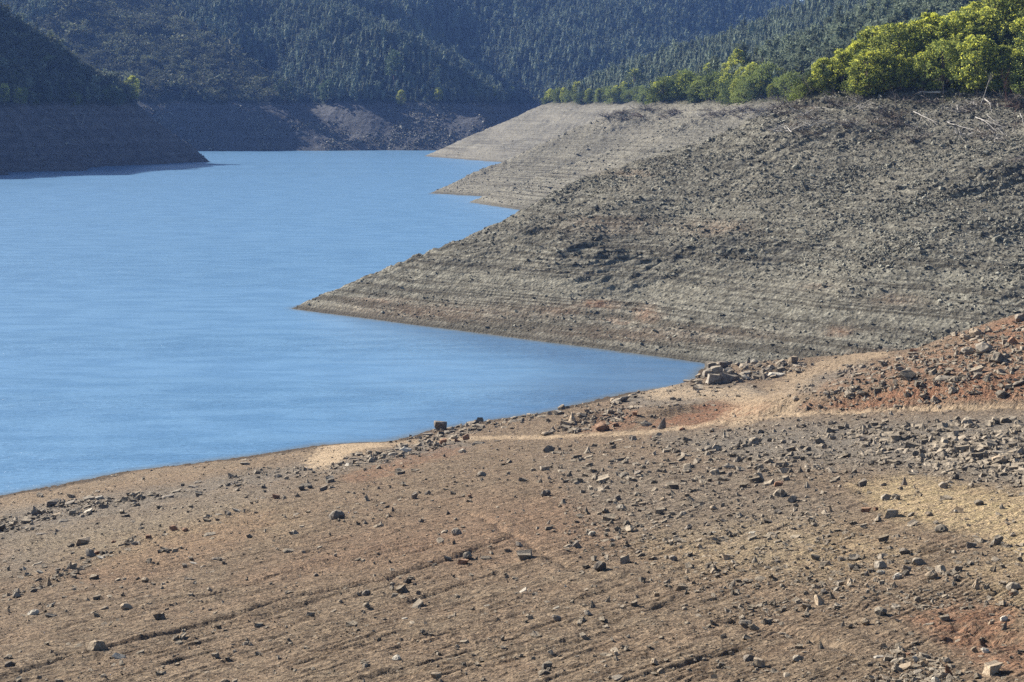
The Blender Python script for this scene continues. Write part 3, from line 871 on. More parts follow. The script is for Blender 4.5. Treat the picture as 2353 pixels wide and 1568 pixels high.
def hit_many(P, H, Ds):
    out = []
    for i in range(0, len(P), 60):
        p = P[i:i + 60]
        X = (p[:, :1] - CX) / F * Ds[None]; Y = np.broadcast_to(Ds[None], X.shape)
        Z = H(X, Y)
        ray = EYE - (p[:, 1:2] - HY) / F * Ds[None]
        hit = Z >= ray
        k = np.argmax(hit, 1)
        ok = hit.any(1)
        for j in range(len(p)):
            out.append((X[j, k[j]], Ds[k[j]], Z[j, k[j]], bool(ok[j])))
    return out


hits = hit_many(P_, hill_fore, Ds)
hx = np.array([h[0] for h in hits]); hy = np.array([h[1] for h in hits])
hzv = H_fore(hx, hy)
rs = random.Random(5)
stones = []
classes = {}
for i, (r, h) in enumerate(zip(R, hits)):
    if not h[3]:
        continue
    x, y, wpx, shape, tone = r
    zone = next(k for k, (nm, f) in enumerate(ZONES) if f(x, y))
    classes.setdefault((tone, shape, zone), []).append(i)
for (tone, shape, zone), L_ in classes.items():
    L_.sort(key=lambda i: R[i][0])
    n = len(L_)
    for k, i in enumerate(L_):
        w1, w2 = WORD[shape]
        z = ZONES[zone][0]
        if n == 1:
            lab = f'{tone} {w1} {z}'
        elif n == 2:
            lab = f'{tone} {w1} {z}, {"left" if k == 0 else "right"} one of two'
        else:
            pos_ = 'leftmost' if k == 0 else 'rightmost' if k == n - 1 else ORD[k] + ' from left'
            lab = f'{tone} {w1} {z}, {pos_}'
        x, y, wpx, _, _ = R[i]
        D = hits[i][1]
        size = wpx * D / F * 1.15
        vi = rs.randrange(len(STONE[shape]))
        o = bpy.data.objects.new('stone', toned(shape, vi, tone))
        COL.objects.link(o)
        zg = hzv[i]
        for (rx, ry, rw, *_r) in (RUIN if R[i] in RUIN else ()):
            pass
        o.location = (hx[i], hy[i], zg)
        f = rs.uniform(.9, 1.12)
        o.scale = (size, size * rs.uniform(.8, 1.1), size * f)
        sl = .12
        o.rotation_euler = (rs.uniform(-.3, .3) - .10, rs.uniform(-.3, .3) - .10, rs.choice((0, math.pi)) + rs.uniform(-.6, .6))
        tag(o, lab, 'stone', 'loose stones lying on the near shore')
        stones.append(o)
# stacked blocks of the ruin stand on the course below
for i, r in enumerate(R):
    pass
print('stones', len(stones), 'classes max', max(len(v) for v in classes.values()))


# ----------------------------------------------- uncountable scatter (stuff)
def scatter(name, P, ROT, SCL, IDX, protos, label):
    me = bpy.data.meshes.new(name)
    n = len(P)
    me.vertices.add(n); me.vertices.foreach_set('co', np.asarray(P, np.float32).reshape(-1))
    for nm, typ, arr, key in (('rot', 'FLOAT_VECTOR', ROT, 'vector'), ('scl', 'FLOAT_VECTOR', SCL, 'vector'), ('idx', 'INT', IDX, 'value')):
        a = me.attributes.new(nm, typ, 'POINT')
        a.data.foreach_set(key, np.asarray(arr, np.int32 if typ == 'INT' else np.float32).reshape(-1))
    o = link(name, me)
    pc = bpy.data.collections.new(name + '_kinds')
    for k, (pm, mt) in enumerate(protos):
        q = pm.copy(); q.materials.clear()
        for mm in (mt if isinstance(mt, list) else [mt]): q.materials.append(mm)
        pc.objects.link(bpy.data.objects.new(f'{name}_kind_{k:02d}', q))
    g = bpy.data.node_groups.new(name, 'GeometryNodeTree')
    g.interface.new_socket('Geometry', in_out='INPUT', socket_type='NodeSocketGeometry')
    g.interface.new_socket('Geometry', in_out='OUTPUT', socket_type='NodeSocketGeometry')
    nn = g.nodes.new
    gi = nn('NodeGroupInput'); go = nn('NodeGroupOutput'); ip = nn('GeometryNodeInstanceOnPoints'); ci = nn('GeometryNodeCollectionInfo')
    ci.inputs['Collection'].default_value = pc; ci.inputs['Separate Children'].default_value = True; ci.inputs['Reset Children'].default_value = True
    def attr(nm, dt):
        a = nn('GeometryNodeInputNamedAttribute'); a.data_type = dt; a.inputs['Name'].default_value = nm
        return a.outputs['Attribute']
    lk = g.links.new
    lk(gi.outputs[0], ip.inputs['Points']); lk(ci.outputs[0], ip.inputs['Instance'])
    ip.inputs['Pick Instance'].default_value = True
    lk(attr('idx', 'INT'), ip.inputs['Instance Index'])
    er = nn('FunctionNodeEulerToRotation'); lk(attr('rot', 'FLOAT_VECTOR'), er.inputs[0]); lk(er.outputs[0], ip.inputs['Rotation'])
    lk(attr('scl', 'FLOAT_VECTOR'), ip.inputs['Scale']); lk(ip.outputs[0], go.inputs[0])
    md = o.modifiers.new('scatter', 'NODES'); md.node_group = g
    return tag(o, label, name.replace('_', ' '), None, 'stuff')


CHIP = [stone_mesh('chip', 300 + k, e, 9, 'chunk', 0, 0) for k, e in enumerate([(1, .7, .35), (1, .75, .5), (1, .6, .28), (1, .8, .6), (1, .55, .2), (.9, .8, .7)])]
SHARD = [STONE['chunk'][0], STONE['chunk'][1], STONE['slab'][0], STONE['block'][0], STONE['slab'][2], STONE['pointed'][1], STONE['chunk'][2], STONE['block'][2]]


def rand_rot(n, tilt):
    r = RNG.uniform(-1, 1, (n, 3)) * tilt
    r[:, 2] = RNG.uniform(0, 6.283, n)
    return r


VIS_D = 1 / np.linspace(1 / 22, 1 / 165, 700)
VIS_T = (-350 + 3050 * (np.arange(500) + .5) / 500 - CX) / F
_X = VIS_T[:, None] * VIS_D[None]; _Y = np.broadcast_to(VIS_D[None], _X.shape)
VIS_PY = np.minimum.accumulate(HY + F * (EYE - hill_fore(_X, _Y)) / _Y, 1)


def px_fore(n, dens, seed):
    """ground points on the bank, even in view, thinned by a density map in survey bearings"""
    px = RNG.uniform(-350, 2700, n); py = RNG.uniform(700, 1640, n)
    ci = np.clip(((px + 350) / 3050 * 500).astype(int), 0, 499)
    D = np.zeros(n); okk = np.zeros(n, bool)
    for c in np.unique(ci):
        m = ci == c
        i = np.searchsorted(-VIS_PY[c], -py[m])
        okk[m] = (i > 0) & (i < len(VIS_D) - 1); i = np.clip(i, 1, len(VIS_D) - 1)
        p0 = VIS_PY[c][i - 1]; p1 = VIS_PY[c][i]
        f = np.clip((p0 - py[m]) / np.maximum(p0 - p1, 1e-6), 0, 1)
        D[m] = VIS_D[i - 1] + f * (VIS_D[i] - VIS_D[i - 1])
    x = (px - CX) / F * D
    px, py, x, D = px[okk], py[okk], x[okk], D[okk]
    keep = (RNG.uniform(0, 1, len(px)) < dens(px, py, x, D)) & (hill_fore(x, D) > .06)
    return px[keep], py[keep], x[keep], D[keep]


def dens_scree(px, py, x, y):
    n = fbm(x * .30, y * .30, 3, 601); n2 = fbm(x * .9, y * .9, 2, 602)
    jx = px + 60 * n; jy = py + 18 * n
    d = .05 + 0 * px
    P1 = [(1480, 1015), (1800, 975), (2353, 962), (2700, 962), (2700, 1130), (2260, 1120), (2080, 1085), (1850, 1110), (1700, 1090), (1500, 1060)]
    d = np.maximum(d, .42 * poly_px(jx, jy, P1, 22))
    d = np.maximum(d, .95 * poly_px(jx, jy, [(2090, 1000), (2700, 980), (2700, 1140), (2300, 1115), (2150, 1075)], 20))
    d = np.maximum(d, .9 * poly_px(jx, jy, [(1850, 925), (2000, 850), (2170, 780), (2420, 715), (2700, 690), (2700, 850), (2100, 880)], 14))
    d = np.maximum(d, .35 * poly_px(jx, jy, [(1850, 960), (2353, 900), (2353, 850), (1900, 910)], 14))
    d = np.maximum(d, .95 * poly_px(jx, jy, [(-200, 1260), (0, 1232), (120, 1200), (300, 1162), (400, 1140), (330, 1132), (200, 1145), (80, 1175), (0, 1200), (-200, 1240)], 6))
    d = np.maximum(d, .60 * poly_px(jx * .3 + px * .7, jy, [(500, 1122), (700, 1090), (830, 1068), (960, 1042), (1080, 1000), (1080, 975), (960, 1000), (860, 1045), (700, 1075), (560, 1082)], 9))
    d = np.maximum(d, .95 * line_px(px, py + 3 * n2, [(690, 1085), (800, 1064), (900, 1046), (960, 1034), (1000, 1012), (1040, 996), (1090, 976), (1250, 948)], 22, 30))
    d = np.maximum(d, .75 * line_px(px, py + 4 * n2, [(20, 1375), (110, 1342), (200, 1292), (260, 1268), (350, 1235)], 10, 20))
    d = np.maximum(d, .22 * line_px(px, py + 4 * n2, [(350, 1235), (460, 1198), (550, 1175), (620, 1145)], 10, 20))
    d = np.maximum(d, .8 * poly_px(px, jy, [(1245, 1002), (1330, 945), (1420, 930), (1480, 945), (1400, 985)], 8))
    d = np.maximum(d, .95 * poly_px(px, py + 3 * n2, [(1580, 884), (1640, 845), (1720, 826), (1850, 822), (1850, 850), (1760, 876), (1650, 886)], 8))
    d = np.maximum(d, .30 * poly_px(jx, jy, [(1430, 935), (1440, 905), (1640, 886), (1740, 890), (1560, 930)], 10))
    d = np.maximum(d, .85 * poly_px(jx, jy, [(2010, 1580), (2040, 1500), (2120, 1490), (2200, 1530), (2240, 1600), (2120, 1640)], 12))
    d = np.maximum(d, .28 * poly_px(jx, jy, [(1240, 1060), (1700, 1060), (2100, 1240), (2350, 1250), (2350, 1400), (1750, 1440), (1300, 1250)], 40))
    d = np.maximum(d, .32 * poly_px(jx, jy, [(1280, 1040), (1480, 1010), (1640, 1060), (1640, 1130), (1300, 1090)], 30))
    d = np.maximum(d, .40 * poly_px(jx, jy, [(1780, 905), (1850, 868), (2010, 828), (1960, 865), (1860, 905)], 10))
    d = np.maximum(d, .05 * poly_px(jx, jy, [(0, 1215), (700, 1095), (900, 1130), (300, 1300), (0, 1420)], 30))
    d = np.maximum(d, .10 * (1 - smooth(.25, .6, hill_fore(x, y))) * smooth(-.1, .3, n))
    road = line_px(px, py, [(2420, 933), (2200, 937), (2060, 943), (1900, 949), (1800, 955), (1700, 965), (1600, 980), (1480, 994), (1300, 1003), (1150, 1006)], 8, 12)
    road = np.maximum(road, line_px(px, py, [(1700, 965), (1740, 930), (1790, 945), (1800, 900), (1850, 862), (1930, 830), (2010, 812)], 8, 20))
    road = np.maximum(road, poly_px(jx, jy, [(700, 1082), (760, 1074), (800, 1050), (900, 1022), (985, 1012), (900, 1010), (740, 1018), (715, 1045)], 8))
    d = d * (1 - .95 * road) * (.35 + 1.1 * smooth(-.25, .35, n2))
    return np.clip(d, 0, 1)


def place_fore(px, py, x, y, size, protos, tilt, bed=.0):
    n = len(x)
    z = H_fore(x, y) - bed * size
    rot = rand_rot(n, tilt)
    scl = size[:, None] * RNG.uniform(.75, 1.25, (n, 3))
    return np.stack([x, y, z], -1), rot, scl, RNG.integers(0, protos, n)


# rubble: fist to knee size
px, py, x, y = px_fore(95000, dens_scree, 1)
size = (np.exp(RNG.normal(0, .42, len(x))) * 10.2 * (1 + .75 * poly_px(px, py, [(1900, 985), (2700, 965), (2700, 1140), (2280, 1120), (2080, 1085)], 30) + .3 * poly_px(px, py, [(1240, 1060), (1500, 1010), (1900, 980), (1950, 1090), (1700, 1150), (1300, 1110)], 30))).clip(4, 34) * y / F
scatter('rubble', *place_fore(px, py, x, y, size, len(SHARD), .35, .06), [(s, M_RUBBLE) for s in SHARD], 'loose broken rubble strewn over the near shore and its walls')
# stones too small to count
px, py, x, y = px_fore(170000, lambda px, py, x, y: np.clip(.26 + 1.3 * dens_scree(px, py, x, y) + .25 * smooth(-.1, .4, fbm(x * .25, y * .25, 3, 611)), 0, 1), 2)
size = (np.exp(RNG.normal(0, .35, len(x))) * 3.9).clip(2.0, 9) * y / F
scatter('gravel', *place_fore(px, py, x, y, size, len(CHIP), .3, .02), [(s, M_GRAVEL) for s in CHIP], 'small gravel and stone chips covering the near shore')


# rubble covering the headland and the spurs
def px_right(n, x0, x1, d0, d1, fn):
    t = RNG.uniform((x0 - CX) / F, (x1 - CX) / F, n)
    y = 1 / np.sqrt(RNG.uniform(1 / d1 ** 2, 1 / d0 ** 2, n)); x = t * y
    b = hill_right(x, y)
    keep = RNG.uniform(0, 1, n) < fn(x, y, b)
    return x[keep], y[keep], b[keep]


def strike(x, y):
    u = x * NU[0] + y * NU[1]; v = x * NV[0] + y * NV[1]
    return u * .823 + v * .568, -u * .568 + v * .823


def dens_head(x, y, b):
    a, c = strike(x, y)
    bands = smooth(-.05, .35, fbm(a * .045, c * .20, 3, 123)) + .8 * smooth(.1, .4, perlin(a * .12, c * .5, 622))
    d = (.22 + .75 * bands) * (.10 + .90 * smooth(6, 13, b))
    d = np.maximum(d, .55 * smooth(19, 24, b))
    return d * smooth(.25, .6, b) * (1 - smooth(25.5, 28, b)) 


x, y, b = px_right(430000, 500, 2700, 135, 262, dens_head)
size = (np.exp(RNG.normal(0, .5, len(x))) * .155).clip(.08, .95)
z = H_right(x, y) - .05 * size
scatter('scree', np.stack([x, y, z], -1), rand_rot(len(x), .4), size[:, None] * RNG.uniform(.7, 1.3, (len(x), 3)), RNG.integers(0, 8, len(x)),
        [(s, M_SCREE) for s in SHARD], 'grey rubble blanketing the bare headland across the inlet')
x, y, b = px_right(120000, 950, 2400, 262, 800, lambda x, y, b: smooth(.3, .8, b) * (1 - smooth(24.5, 27, b)) * (.25 + .75 * smooth(-.1, .3, fbm(x * .04, y * .04, 3, 631))))
size = (np.exp(RNG.normal(0, .45, len(x))) * .25).clip(.15, 1.1)
z = H_right(x, y) - .05 * size
scatter('far_scree', np.stack([x, y, z], -1), rand_rot(len(x), .4), size[:, None] * RNG.uniform(.7, 1.3, (len(x), 3)), RNG.integers(0, 8, len(x)),
        [(s, M_SCREE) for s in SHARD], 'rubble on the bare spurs behind the headland')
t = RNG.uniform(-.40, .12, 50000); y = RNG.uniform(826, 900, 50000); x = t * y
b = hill_far(x, y)
k = (b > .4) & (b < 25) & (RNG.uniform(0, 1, len(x)) < smooth(-.15, .3, fbm(x * .03, y * .03, 3, 641)))
x, y, b = x[k], y[k], b[k]
size = (np.exp(RNG.normal(0, .4, len(x))) * .75).clip(.3, 2.0)
P1 = np.stack([x, y, H_far(x, y)], -1)
t = RNG.uniform(-.42, -.15, 24000); y = RNG.uniform(520, 700, 24000); x2 = t * y
b = hill_left(x2, y); k = (b > .3) & (b < 25) & (RNG.uniform(0, 1, len(x2)) < .35 * smooth(-.1, .3, fbm(x2 * .04, y * .04, 3, 642)))
P2 = np.stack([x2[k], y[k], H_left(x2[k], y[k])], -1)
PP = np.concatenate([P1, P2]); size = np.concatenate([size, (np.exp(RNG.normal(0, .4, len(P2))) * .6).clip(.3, 1.6)])
scatter('far_shore_scree', PP, rand_rot(len(PP), .4), size[:, None] * RNG.uniform(.7, 1.3, (len(PP), 3)), RNG.integers(0, 8, len(PP)),
        [(s, M_SCREE) for s in SHARD], 'rubble on the bare shores at the far end of the lake')
# -------------------------------------------------------------------- trees
def leaf_mat(name, c1, c2, transl=.3, rnd=.3):
    m, nt = new_mat(name); N = NT(nt)
    g = N.n('ShaderNodeNewGeometry')
    oi = N.n('ShaderNodeObjectInfo')
    col = N.mix(g.outputs['Random Per Island'], c1, c2)
    k = N.ramp(oi.outputs['Random'], 0, 1, 1 - rnd, 1 + rnd)
    cc = N.n('ShaderNodeCombineXYZ')
    for i in range(3): N.link(k, cc.inputs[i])
    col = N.mix(1.0, col, cc.outputs[0], 'MULTIPLY')
    N.finish(col, .7, None, .06, transl)
    return m


def bark_mat(name, c1, c2, scale=8.0):
    m, nt = new_mat(name); N = NT(nt)
    tc = N.n('ShaderNodeTexCoord').outputs['Object']
    a = N.noise(scaled(N, tc, (1, 1, .25)), scale, 4, .65)
    N.finish(N.mix(N.ramp(a, .35, .65), c1, c2), .9, N.bump(a, .5, .02), .1)
    return m


L_EUC = leaf_mat('eucalyptus_leaves', (.10, .130, .088), (.215, .245, .17), .30, .35)
L_FARW = leaf_mat('far_forest_leaves', (.070, .098, .070), (.175, .205, .145), .30, .4)
L_PINE = leaf_mat('pine_needles', (.035, .060, .028), (.080, .110, .050), .25, .3)
L_MIM = leaf_mat('mimosa_leaves', (.112, .150, .042), (.235, .268, .078), .35, .2)
L_DARK = leaf_mat('dark_shrub_leaves', (.045, .068, .026), (.105, .135, .055), .25, .25)
L_BLOOM = leaf_mat('mimosa_blossom', (.56, .56, .08), (.78, .78, .17), .30, .12)
L_SCRUB = leaf_mat('scrub_leaves', (.055, .072, .035), (.14, .145, .085), .25, .35)
B_TRUNK = bark_mat('brown_bark', (.08, .06, .045), (.17, .13, .10))
B_BLEACH = bark_mat('bleached_wood', (.26, .24, .215), (.46, .43, .39))
B_DEAD = bark_mat('dead_grey_wood', (.07, .06, .055), (.16, .14, .13))
B_BROWN = bark_mat('brown_twigs', (.11, .085, .065), (.22, .18, .14))
B_RED = bark_mat('reddish_twigs', (.06, .030, .030), (.13, .07, .065))


def leaves_mesh(name, centers, size, r, aspect=1.6, droop=0.0, out=None):
    """many leaf-spray faces; CENTERS (n,3), each a bent quad"""
    n = len(centers)
    V = []; Fc = []
    for i, c in enumerate(centers):
        a = r.uniform(0, 6.283); ce = r.uniform(-.7, .9)
        d = Vector((math.cos(a) * math.sqrt(max(0, 1 - ce * ce)), math.sin(a) * math.sqrt(max(0, 1 - ce * ce)), ce))
        if out is not None:
            d = (d + out[i] * 1.2).normalized()
        d.z -= droop; d.normalize()
        s = Vector((r.gauss(0, 1), r.gauss(0, 1), r.gauss(0, 1))).cross(d)
        if s.length < 1e-3: continue
        s.normalize()
        u = d.cross(s)
        L = size * r.uniform(.6, 1.35); W = L / aspect
        b = len(V)
        V += [c - s * W * .15, c + d * L * .5 - s * W * .5 + u * L * .08, c + d * L, c + d * L * .5 + s * W * .5 + u * L * .08]
        Fc += [(b, b + 1, b + 2, b + 3)]
    me = bpy.data.meshes.new(name)
    me.from_pydata([tuple(v) for v in V], [], Fc)
    return me


def tube(bm, pts, rads, sides=5):
    rings = []
    up = Vector((0.31, .22, .92)).normalized()
    for i, p in enumerate(pts):
        a = pts[max(0, i - 1)]; b = pts[min(len(pts) - 1, i + 1)]
        d = (b - a).normalized()
        s = d.cross(up)
        if s.length < 1e-3: s = d.cross(Vector((1, 0, 0)))
        s.normalize(); t = d.cross(s)
        rings.append([bm.verts.new(p + (s * math.cos(k * 6.2832 / sides) + t * math.sin(k * 6.2832 / sides)) * rads[i]) for k in range(sides)])
    for i in range(len(rings) - 1):
        for k in range(sides):
            bm.faces.new((rings[i][k], rings[i][(k + 1) % sides], rings[i + 1][(k + 1) % sides], rings[i + 1][k]))
    bm.faces.new(rings[0][::-1]); bm.faces.new(rings[-1])


def limb(bm, p, d, length, rad, r, depth, twist=.25, split=4, sides=5, grav=0.0, tips=None):
    n = max(4, int(5))
    pts = [p.copy()]; q = p.copy(); dd = d.normalized()
    for i in range(n):
        dd = (dd + Vector((r.uniform(-1, 1), r.uniform(-1, 1), r.uniform(-1, 1))) * twist - Vector((0, 0, grav))).normalized()
        q = q + dd * length / n
        pts.append(q.copy())
    rads = [rad * (1 - .75 * i / n) for i in range(n + 1)]
    tube(bm, pts, rads, sides)
    if tips is not None: tips.append(pts[-1])
    if depth > 0:
        for k in range(split):
            t = r.uniform(.25, 1.0)
            j = min(n - 1, int(t * n))
            b = pts[j].lerp(pts[j + 1], t * n - j if t < 1 else .99)
            dirn = (pts[j + 1] - pts[j]).normalized()
            nd = (dirn + Vector((r.uniform(-1, 1), r.uniform(-1, 1), r.uniform(-1, 1))) * .85).normalized()
            limb(bm, b, nd, length * r.uniform(.35, .6), rads[j] * .6, r, depth - 1, twist, split, max(3, sides - 1), grav, tips)


def bm_mesh(name, bm):
    me = bpy.data.meshes.new(name); bm.to_mesh(me); bm.free()
    return me


def clump_crown(r, n, h, rad, z0, shape='round', clumps=26, cs=.30):
    """points gathered in clumps through a crown volume, with gaps between"""
    C = []
    for k in range(clumps):
        t = r.random()
        if shape == 'round':
            w = math.sqrt(max(.05, 1 - (2 * t - .9) ** 2 / 1.25))
        elif shape == 'spire':
            w = min(1, (1 - t) * 1.5 + .12) * min(1, t * 5 + .35)
        else:
            w = 1
        a = r.uniform(0, 6.283); q = math.sqrt(r.uniform(.12, 1))
        c = Vector((math.cos(a) * rad * w * q, math.sin(a) * rad * w * q, z0 + h * t))
        C.append((c, cs * rad * r.uniform(.6, 1.3)))
    P = []; O = []
    for i in range(n):
        c, s = r.choice(C)
        if r.random() < .18: s = s * 2.1
        o = Vector((r.gauss(0, 1), r.gauss(0, 1), r.gauss(0, 1)))
        o.normalize(); rr = r.random() ** .45
        P.append(c + Vector((o.x, o.y, o.z * .8)) * s * rr); O.append(o)
    return P, O, C


def trunk_mesh(name, seed, h, rad, C, nb=7):
    r = random.Random(seed); bm = bmesh.new()
    n = 6; pts = [Vector((0, 0, -.3))]; q = Vector((0, 0, 0))
    for i in range(n + 1):
        pts.append(Vector((r.uniform(-.02, .02) * h * i / n, r.uniform(-.02, .02) * h * i / n, h * .85 * i / n)))
    tube(bm, pts, [rad * (1.15 - .95 * i / (n + 1)) for i in range(n + 2)], 6)
    for c, s in r.sample(C, min(nb, len(C))):
        t = max(.12, min(.9, (c.z / h) - .18))
        b = Vector((0, 0, h * .85 * t))
        mid = b.lerp(c, .5) + Vector((0, 0, -.04 * h))
        tube(bm, [b, mid, c], [rad * .45 * (1 - .6 * t), rad * .28, rad * .1], 4)
    return bm_mesh(name, bm)


def make_kind(seed, n, h, rad, z0, shape, leaf, size, clumps, cs, bloom=None, nbloom=0, aspect=1.6, trunk=.05):
    """crown, trunk and (if in flower) blossom meshes of one growth form, height h = 1"""
    r = random.Random(seed)
    P, O, C = clump_crown(r, n, h, rad, z0, shape, clumps, cs)
    crown = leaves_mesh('crown', P, size, r, aspect, .1, O)
    crown.materials.append(leaf)
    tr = trunk_mesh('trunk', seed + 1, 1.0, trunk, C); tr.materials.append(B_TRUNK)
    bl = None
    if bloom:
        P2 = []; O2 = []
        CT = sorted(C, key=lambda q: -q[0].z - .8 * r.random())
        for i in range(nbloom):
            c, s = CT[int(len(C) * r.random() ** 1.9)]
            o = Vector((r.gauss(0, 1), r.gauss(0, 1), r.gauss(.35, 1))); o.normalize()
            P2.append(c + o * s * r.uniform(.75, 1.15)); O2.append(o)
        bl = leaves_mesh('blossom', P2, size * .62, r, 1.2, 0, O2)
        bl.materials.append(bloom)
    return crown, tr, bl


MIMOSA = [make_kind(900 + k, 3600, .86, .32 + .06 * (k % 3), .06, 'round', (L_MIM, L_MIM, L_DARK, L_MIM)[k % 4], .042, 130, .145, L_BLOOM, (2600, 1200, 450, 3200)[k % 4]) for k in range(8)]
BUSH = [make_kind(940 + k, 1500, .88, .46, .03, 'round', (L_DARK, L_MIM, L_MIM, L_MIM)[k % 4], .065, 26, .32) for k in range(4)]
EUC = [make_kind(960 + k, 420, .80, .12 + .03 * (k % 3), .16, 'spire', L_EUC, .10, 16, .50, None, 0, 2.0, .018) for k in range(7)]
PINE = [make_kind(980 + k, 420, .62, .30, .36, 'round', L_PINE, .11, 14, .42, None, 0, 1.7, .025) for k in range(3)]
SCRUB = [make_kind(990 + k, 120, .9, .62, .02, 'round', L_SCRUB, .26, 10, .45)[0] for k in range(4)]
FAR_EUC = []


def spire(r, P, O):
    """a narrow crown seen from afar: ragged solid core with leaf sprays on it"""
    bm = bmesh.new(); rings = []
    R_ = r.uniform(.10, .15); lx, ly = r.uniform(-.04, .04), r.uniform(-.04, .04)
    prof = [(.06, .55), (.2, .95), (.36, 1.0), (.52, .86), (.68, .66), (.82, .42), (.93, .2)]
    for z, w in prof:
        rings.append([bm.verts.new((math.cos(a) * R_ * w * q + lx * z, math.sin(a) * R_ * w * q + ly * z, z + r.uniform(-.03, .03)))
                      for a, q in ((i * 6.2832 / 7 + r.uniform(-.2, .2), r.uniform(.6, 1.3)) for i in range(7))])
    top = bm.verts.new((lx, ly, 1.0))
    for a, b in zip(rings, rings[1:]):
        for i in range(7): bm.faces.new((a[i], a[(i + 1) % 7], b[(i + 1) % 7], b[i]))
    for i in range(7): bm.faces.new((rings[-1][i], rings[-1][(i + 1) % 7], top))
    lm = leaves_mesh('sprays', P, .11, r, 2.2, -.5, O)
    bm.from_mesh(lm)
    return bm_mesh('far_crown', bm)


for k in range(6):
    r = random.Random(1000 + k)
    P, O, C = clump_crown(r, 150, .82, .105 + .025 * (k % 3), .14, 'spire', 12, .55)
    FAR_EUC.append(spire(r, P[:70], O[:70]))


def plant(name, kind, x, y, z, h, rz, lean=(0, 0), wide=1.0):
    e = bpy.data.objects.new(name, None); COL.objects.link(e)
    e.location = (x, y, z); e.scale = (h * wide, h * wide, h); e.rotation_euler = (lean[0], lean[1], rz)
    e.empty_display_size = .1
    for nm, me in zip(('crown', 'trunk', 'blossom'), kind):
        if me is not None:
            o = bpy.data.objects.new(nm, me); COL.objects.link(o); o.parent = e
    return e


# the line where the bare ring meets the wood, by bearing
def ring_edge(px, z0=24.4, d0=150, d1=900):
    D = np.geomspace(d0, d1, 1600)
    t = (px - CX) / F
    z = hill_right(t * D, D)
    return D[np.argmax(z >= z0)] if (z >= z0).any() else None


rt = random.Random(21)
trees = []
# flowering mimosas, big stand near the corner: (bearing, metres behind the edge, height, kind)
spec = []
for (px, back, h, k) in [(1900, 3, 5.2, 3), (1935, 4, 7.0, 0), (1985, 3, 7.6, 3), (2030, 4, 7.0, 0), (2075, 3, 6.0, 4), (2120, 4, 6.6, 1), (2160, 3, 6.8, 5), (2205, 4, 6.4, 1), (2245, 3, 7.4, 0), (2290, 4, 6.6, 5), (2335, 3, 6.8, 1), (2375, 3, 7.2, 2), (2420, 4, 7.5, 1), (2470, 4, 7.5, 6), (2530, 5, 7, 1), (2590, 5, 7, 0),
                         (1960, 9, 7.0, 3), (2010, 11, 7.6, 0), (2055, 10, 7.8, 5), (2100, 11, 7.5, 4), (2145, 10, 7.6, 3), (2190, 11, 7.8, 0), (2230, 10, 8.2, 1), (2275, 11, 8.0, 0), (2320, 10, 8.2, 6), (2360, 11, 8.2, 4), (2400, 10, 8, 2), (2450, 11, 8, 0),
                         (2080, 18, 7.6, 7), (2130, 19, 7.8, 0), (2180, 18, 8.4, 7), (2240, 19, 8.4, 4), (2300, 18, 8.6, 1), (2345, 19, 9.5, 3), (2390, 18, 9, 5)]:
    spec.append((px, back, h, k, 'big'))
for (px, back, h, k) in [(1868, 3, 3.6, 2), (1838, 4, 4.4, 6), (1806, 4, 4.6, 2), (1778, 3, 4.6, 1), (1748, 4, 4.5, 5), (1722, 3, 4.0, 6), (1760, 12, 5.5, 3), (1800, 14, 6, 5), (1850, 13, 6, 2), (1880, 14, 6, 6)]:
    spec.append((px, back, h, k, 'mid'))
for (px, back, h, k) in [(1690, 3, 6.0, 0), (1668, 5, 7.0, 3), (1640, 4, 6.2, 4), (1604, 4, 6.6, 0), (1582, 5, 7.0, 3), (1640, 16, 8, 4), (1710, 18, 8, 0), (1680, 20, 8, 7), (1560, 14, 7, 6), (1535, 22, 9, 0), (1520, 20, 9, 3),
                         (1437, 4, 5, 3), (1442, 10, 8, 4), (1410, 6, 6.5, 7), (1455, 22, 11, 2), (1355, 5, 6.5, 3), (1372, 5, 6, 0), (1325, 14, 8, 0), (1290, 6, 7, 3), (1298, 8, 6.5, 0), (1268, 6, 6, 4), (1215, 5, 6.5, 3), (1240, 8, 5, 1), (1690, 30, 9, 3), (1735, 26, 9, 0)]:
    spec.append((px, back, h * 1.2, k, 'line'))
cnt = {}
for (px, back, h, k, grp) in spec:
    px += rt.uniform(-8, 8)
    D = ring_edge(px)
    if D is None: continue
    D += back + rt.uniform(-1, 1)
    x = (px - CX) / F * D
    z = float(hill_right(np.array([x]), np.array([D]))[0]) - .25
    e = plant('mimosa_tree', MIMOSA[k], x, D, z, h * rt.uniform(.74, 1.0), rt.uniform(0, 6.28), (rt.uniform(-.06, .06), rt.uniform(-.06, .06)), rt.uniform(1.0, 1.3) if grp == 'big' else rt.uniform(.8, 1.1))
    full = k % 4 in (0, 3)
    trees.append((px, e, grp, full, k % 3 == 0))
ROWS = {'big': 'in the big stand', 'mid': 'left of the big stand', 'line': 'along the spur tops'}
for grp in ROWS:
    for full in (True, False):
        for dk in (True, False):
            L_ = sorted([t for t in trees if t[2] == grp and t[3] == full and t[4] == dk], key=lambda t: t[0])
            vis = [t for t in L_ if t[0] < 2370]
            for i, t in enumerate(L_):
                a = ('yellow-flowering' if full else 'sparsely flowering') + (' dark' if dk else ' light')
                n = len(L_)
                p = '' if n == 1 else (', leftmost' if i == 0 else ', rightmost' if i == n - 1 else f', {ORD[i]} from left' if i < 12 else f', {ORD[n - 1 - i]} from right')
                tag(t[1], f'{a} mimosa tree {ROWS[grp]}{p}', 'tree', 'flowering mimosa trees along the top of the bare bank')
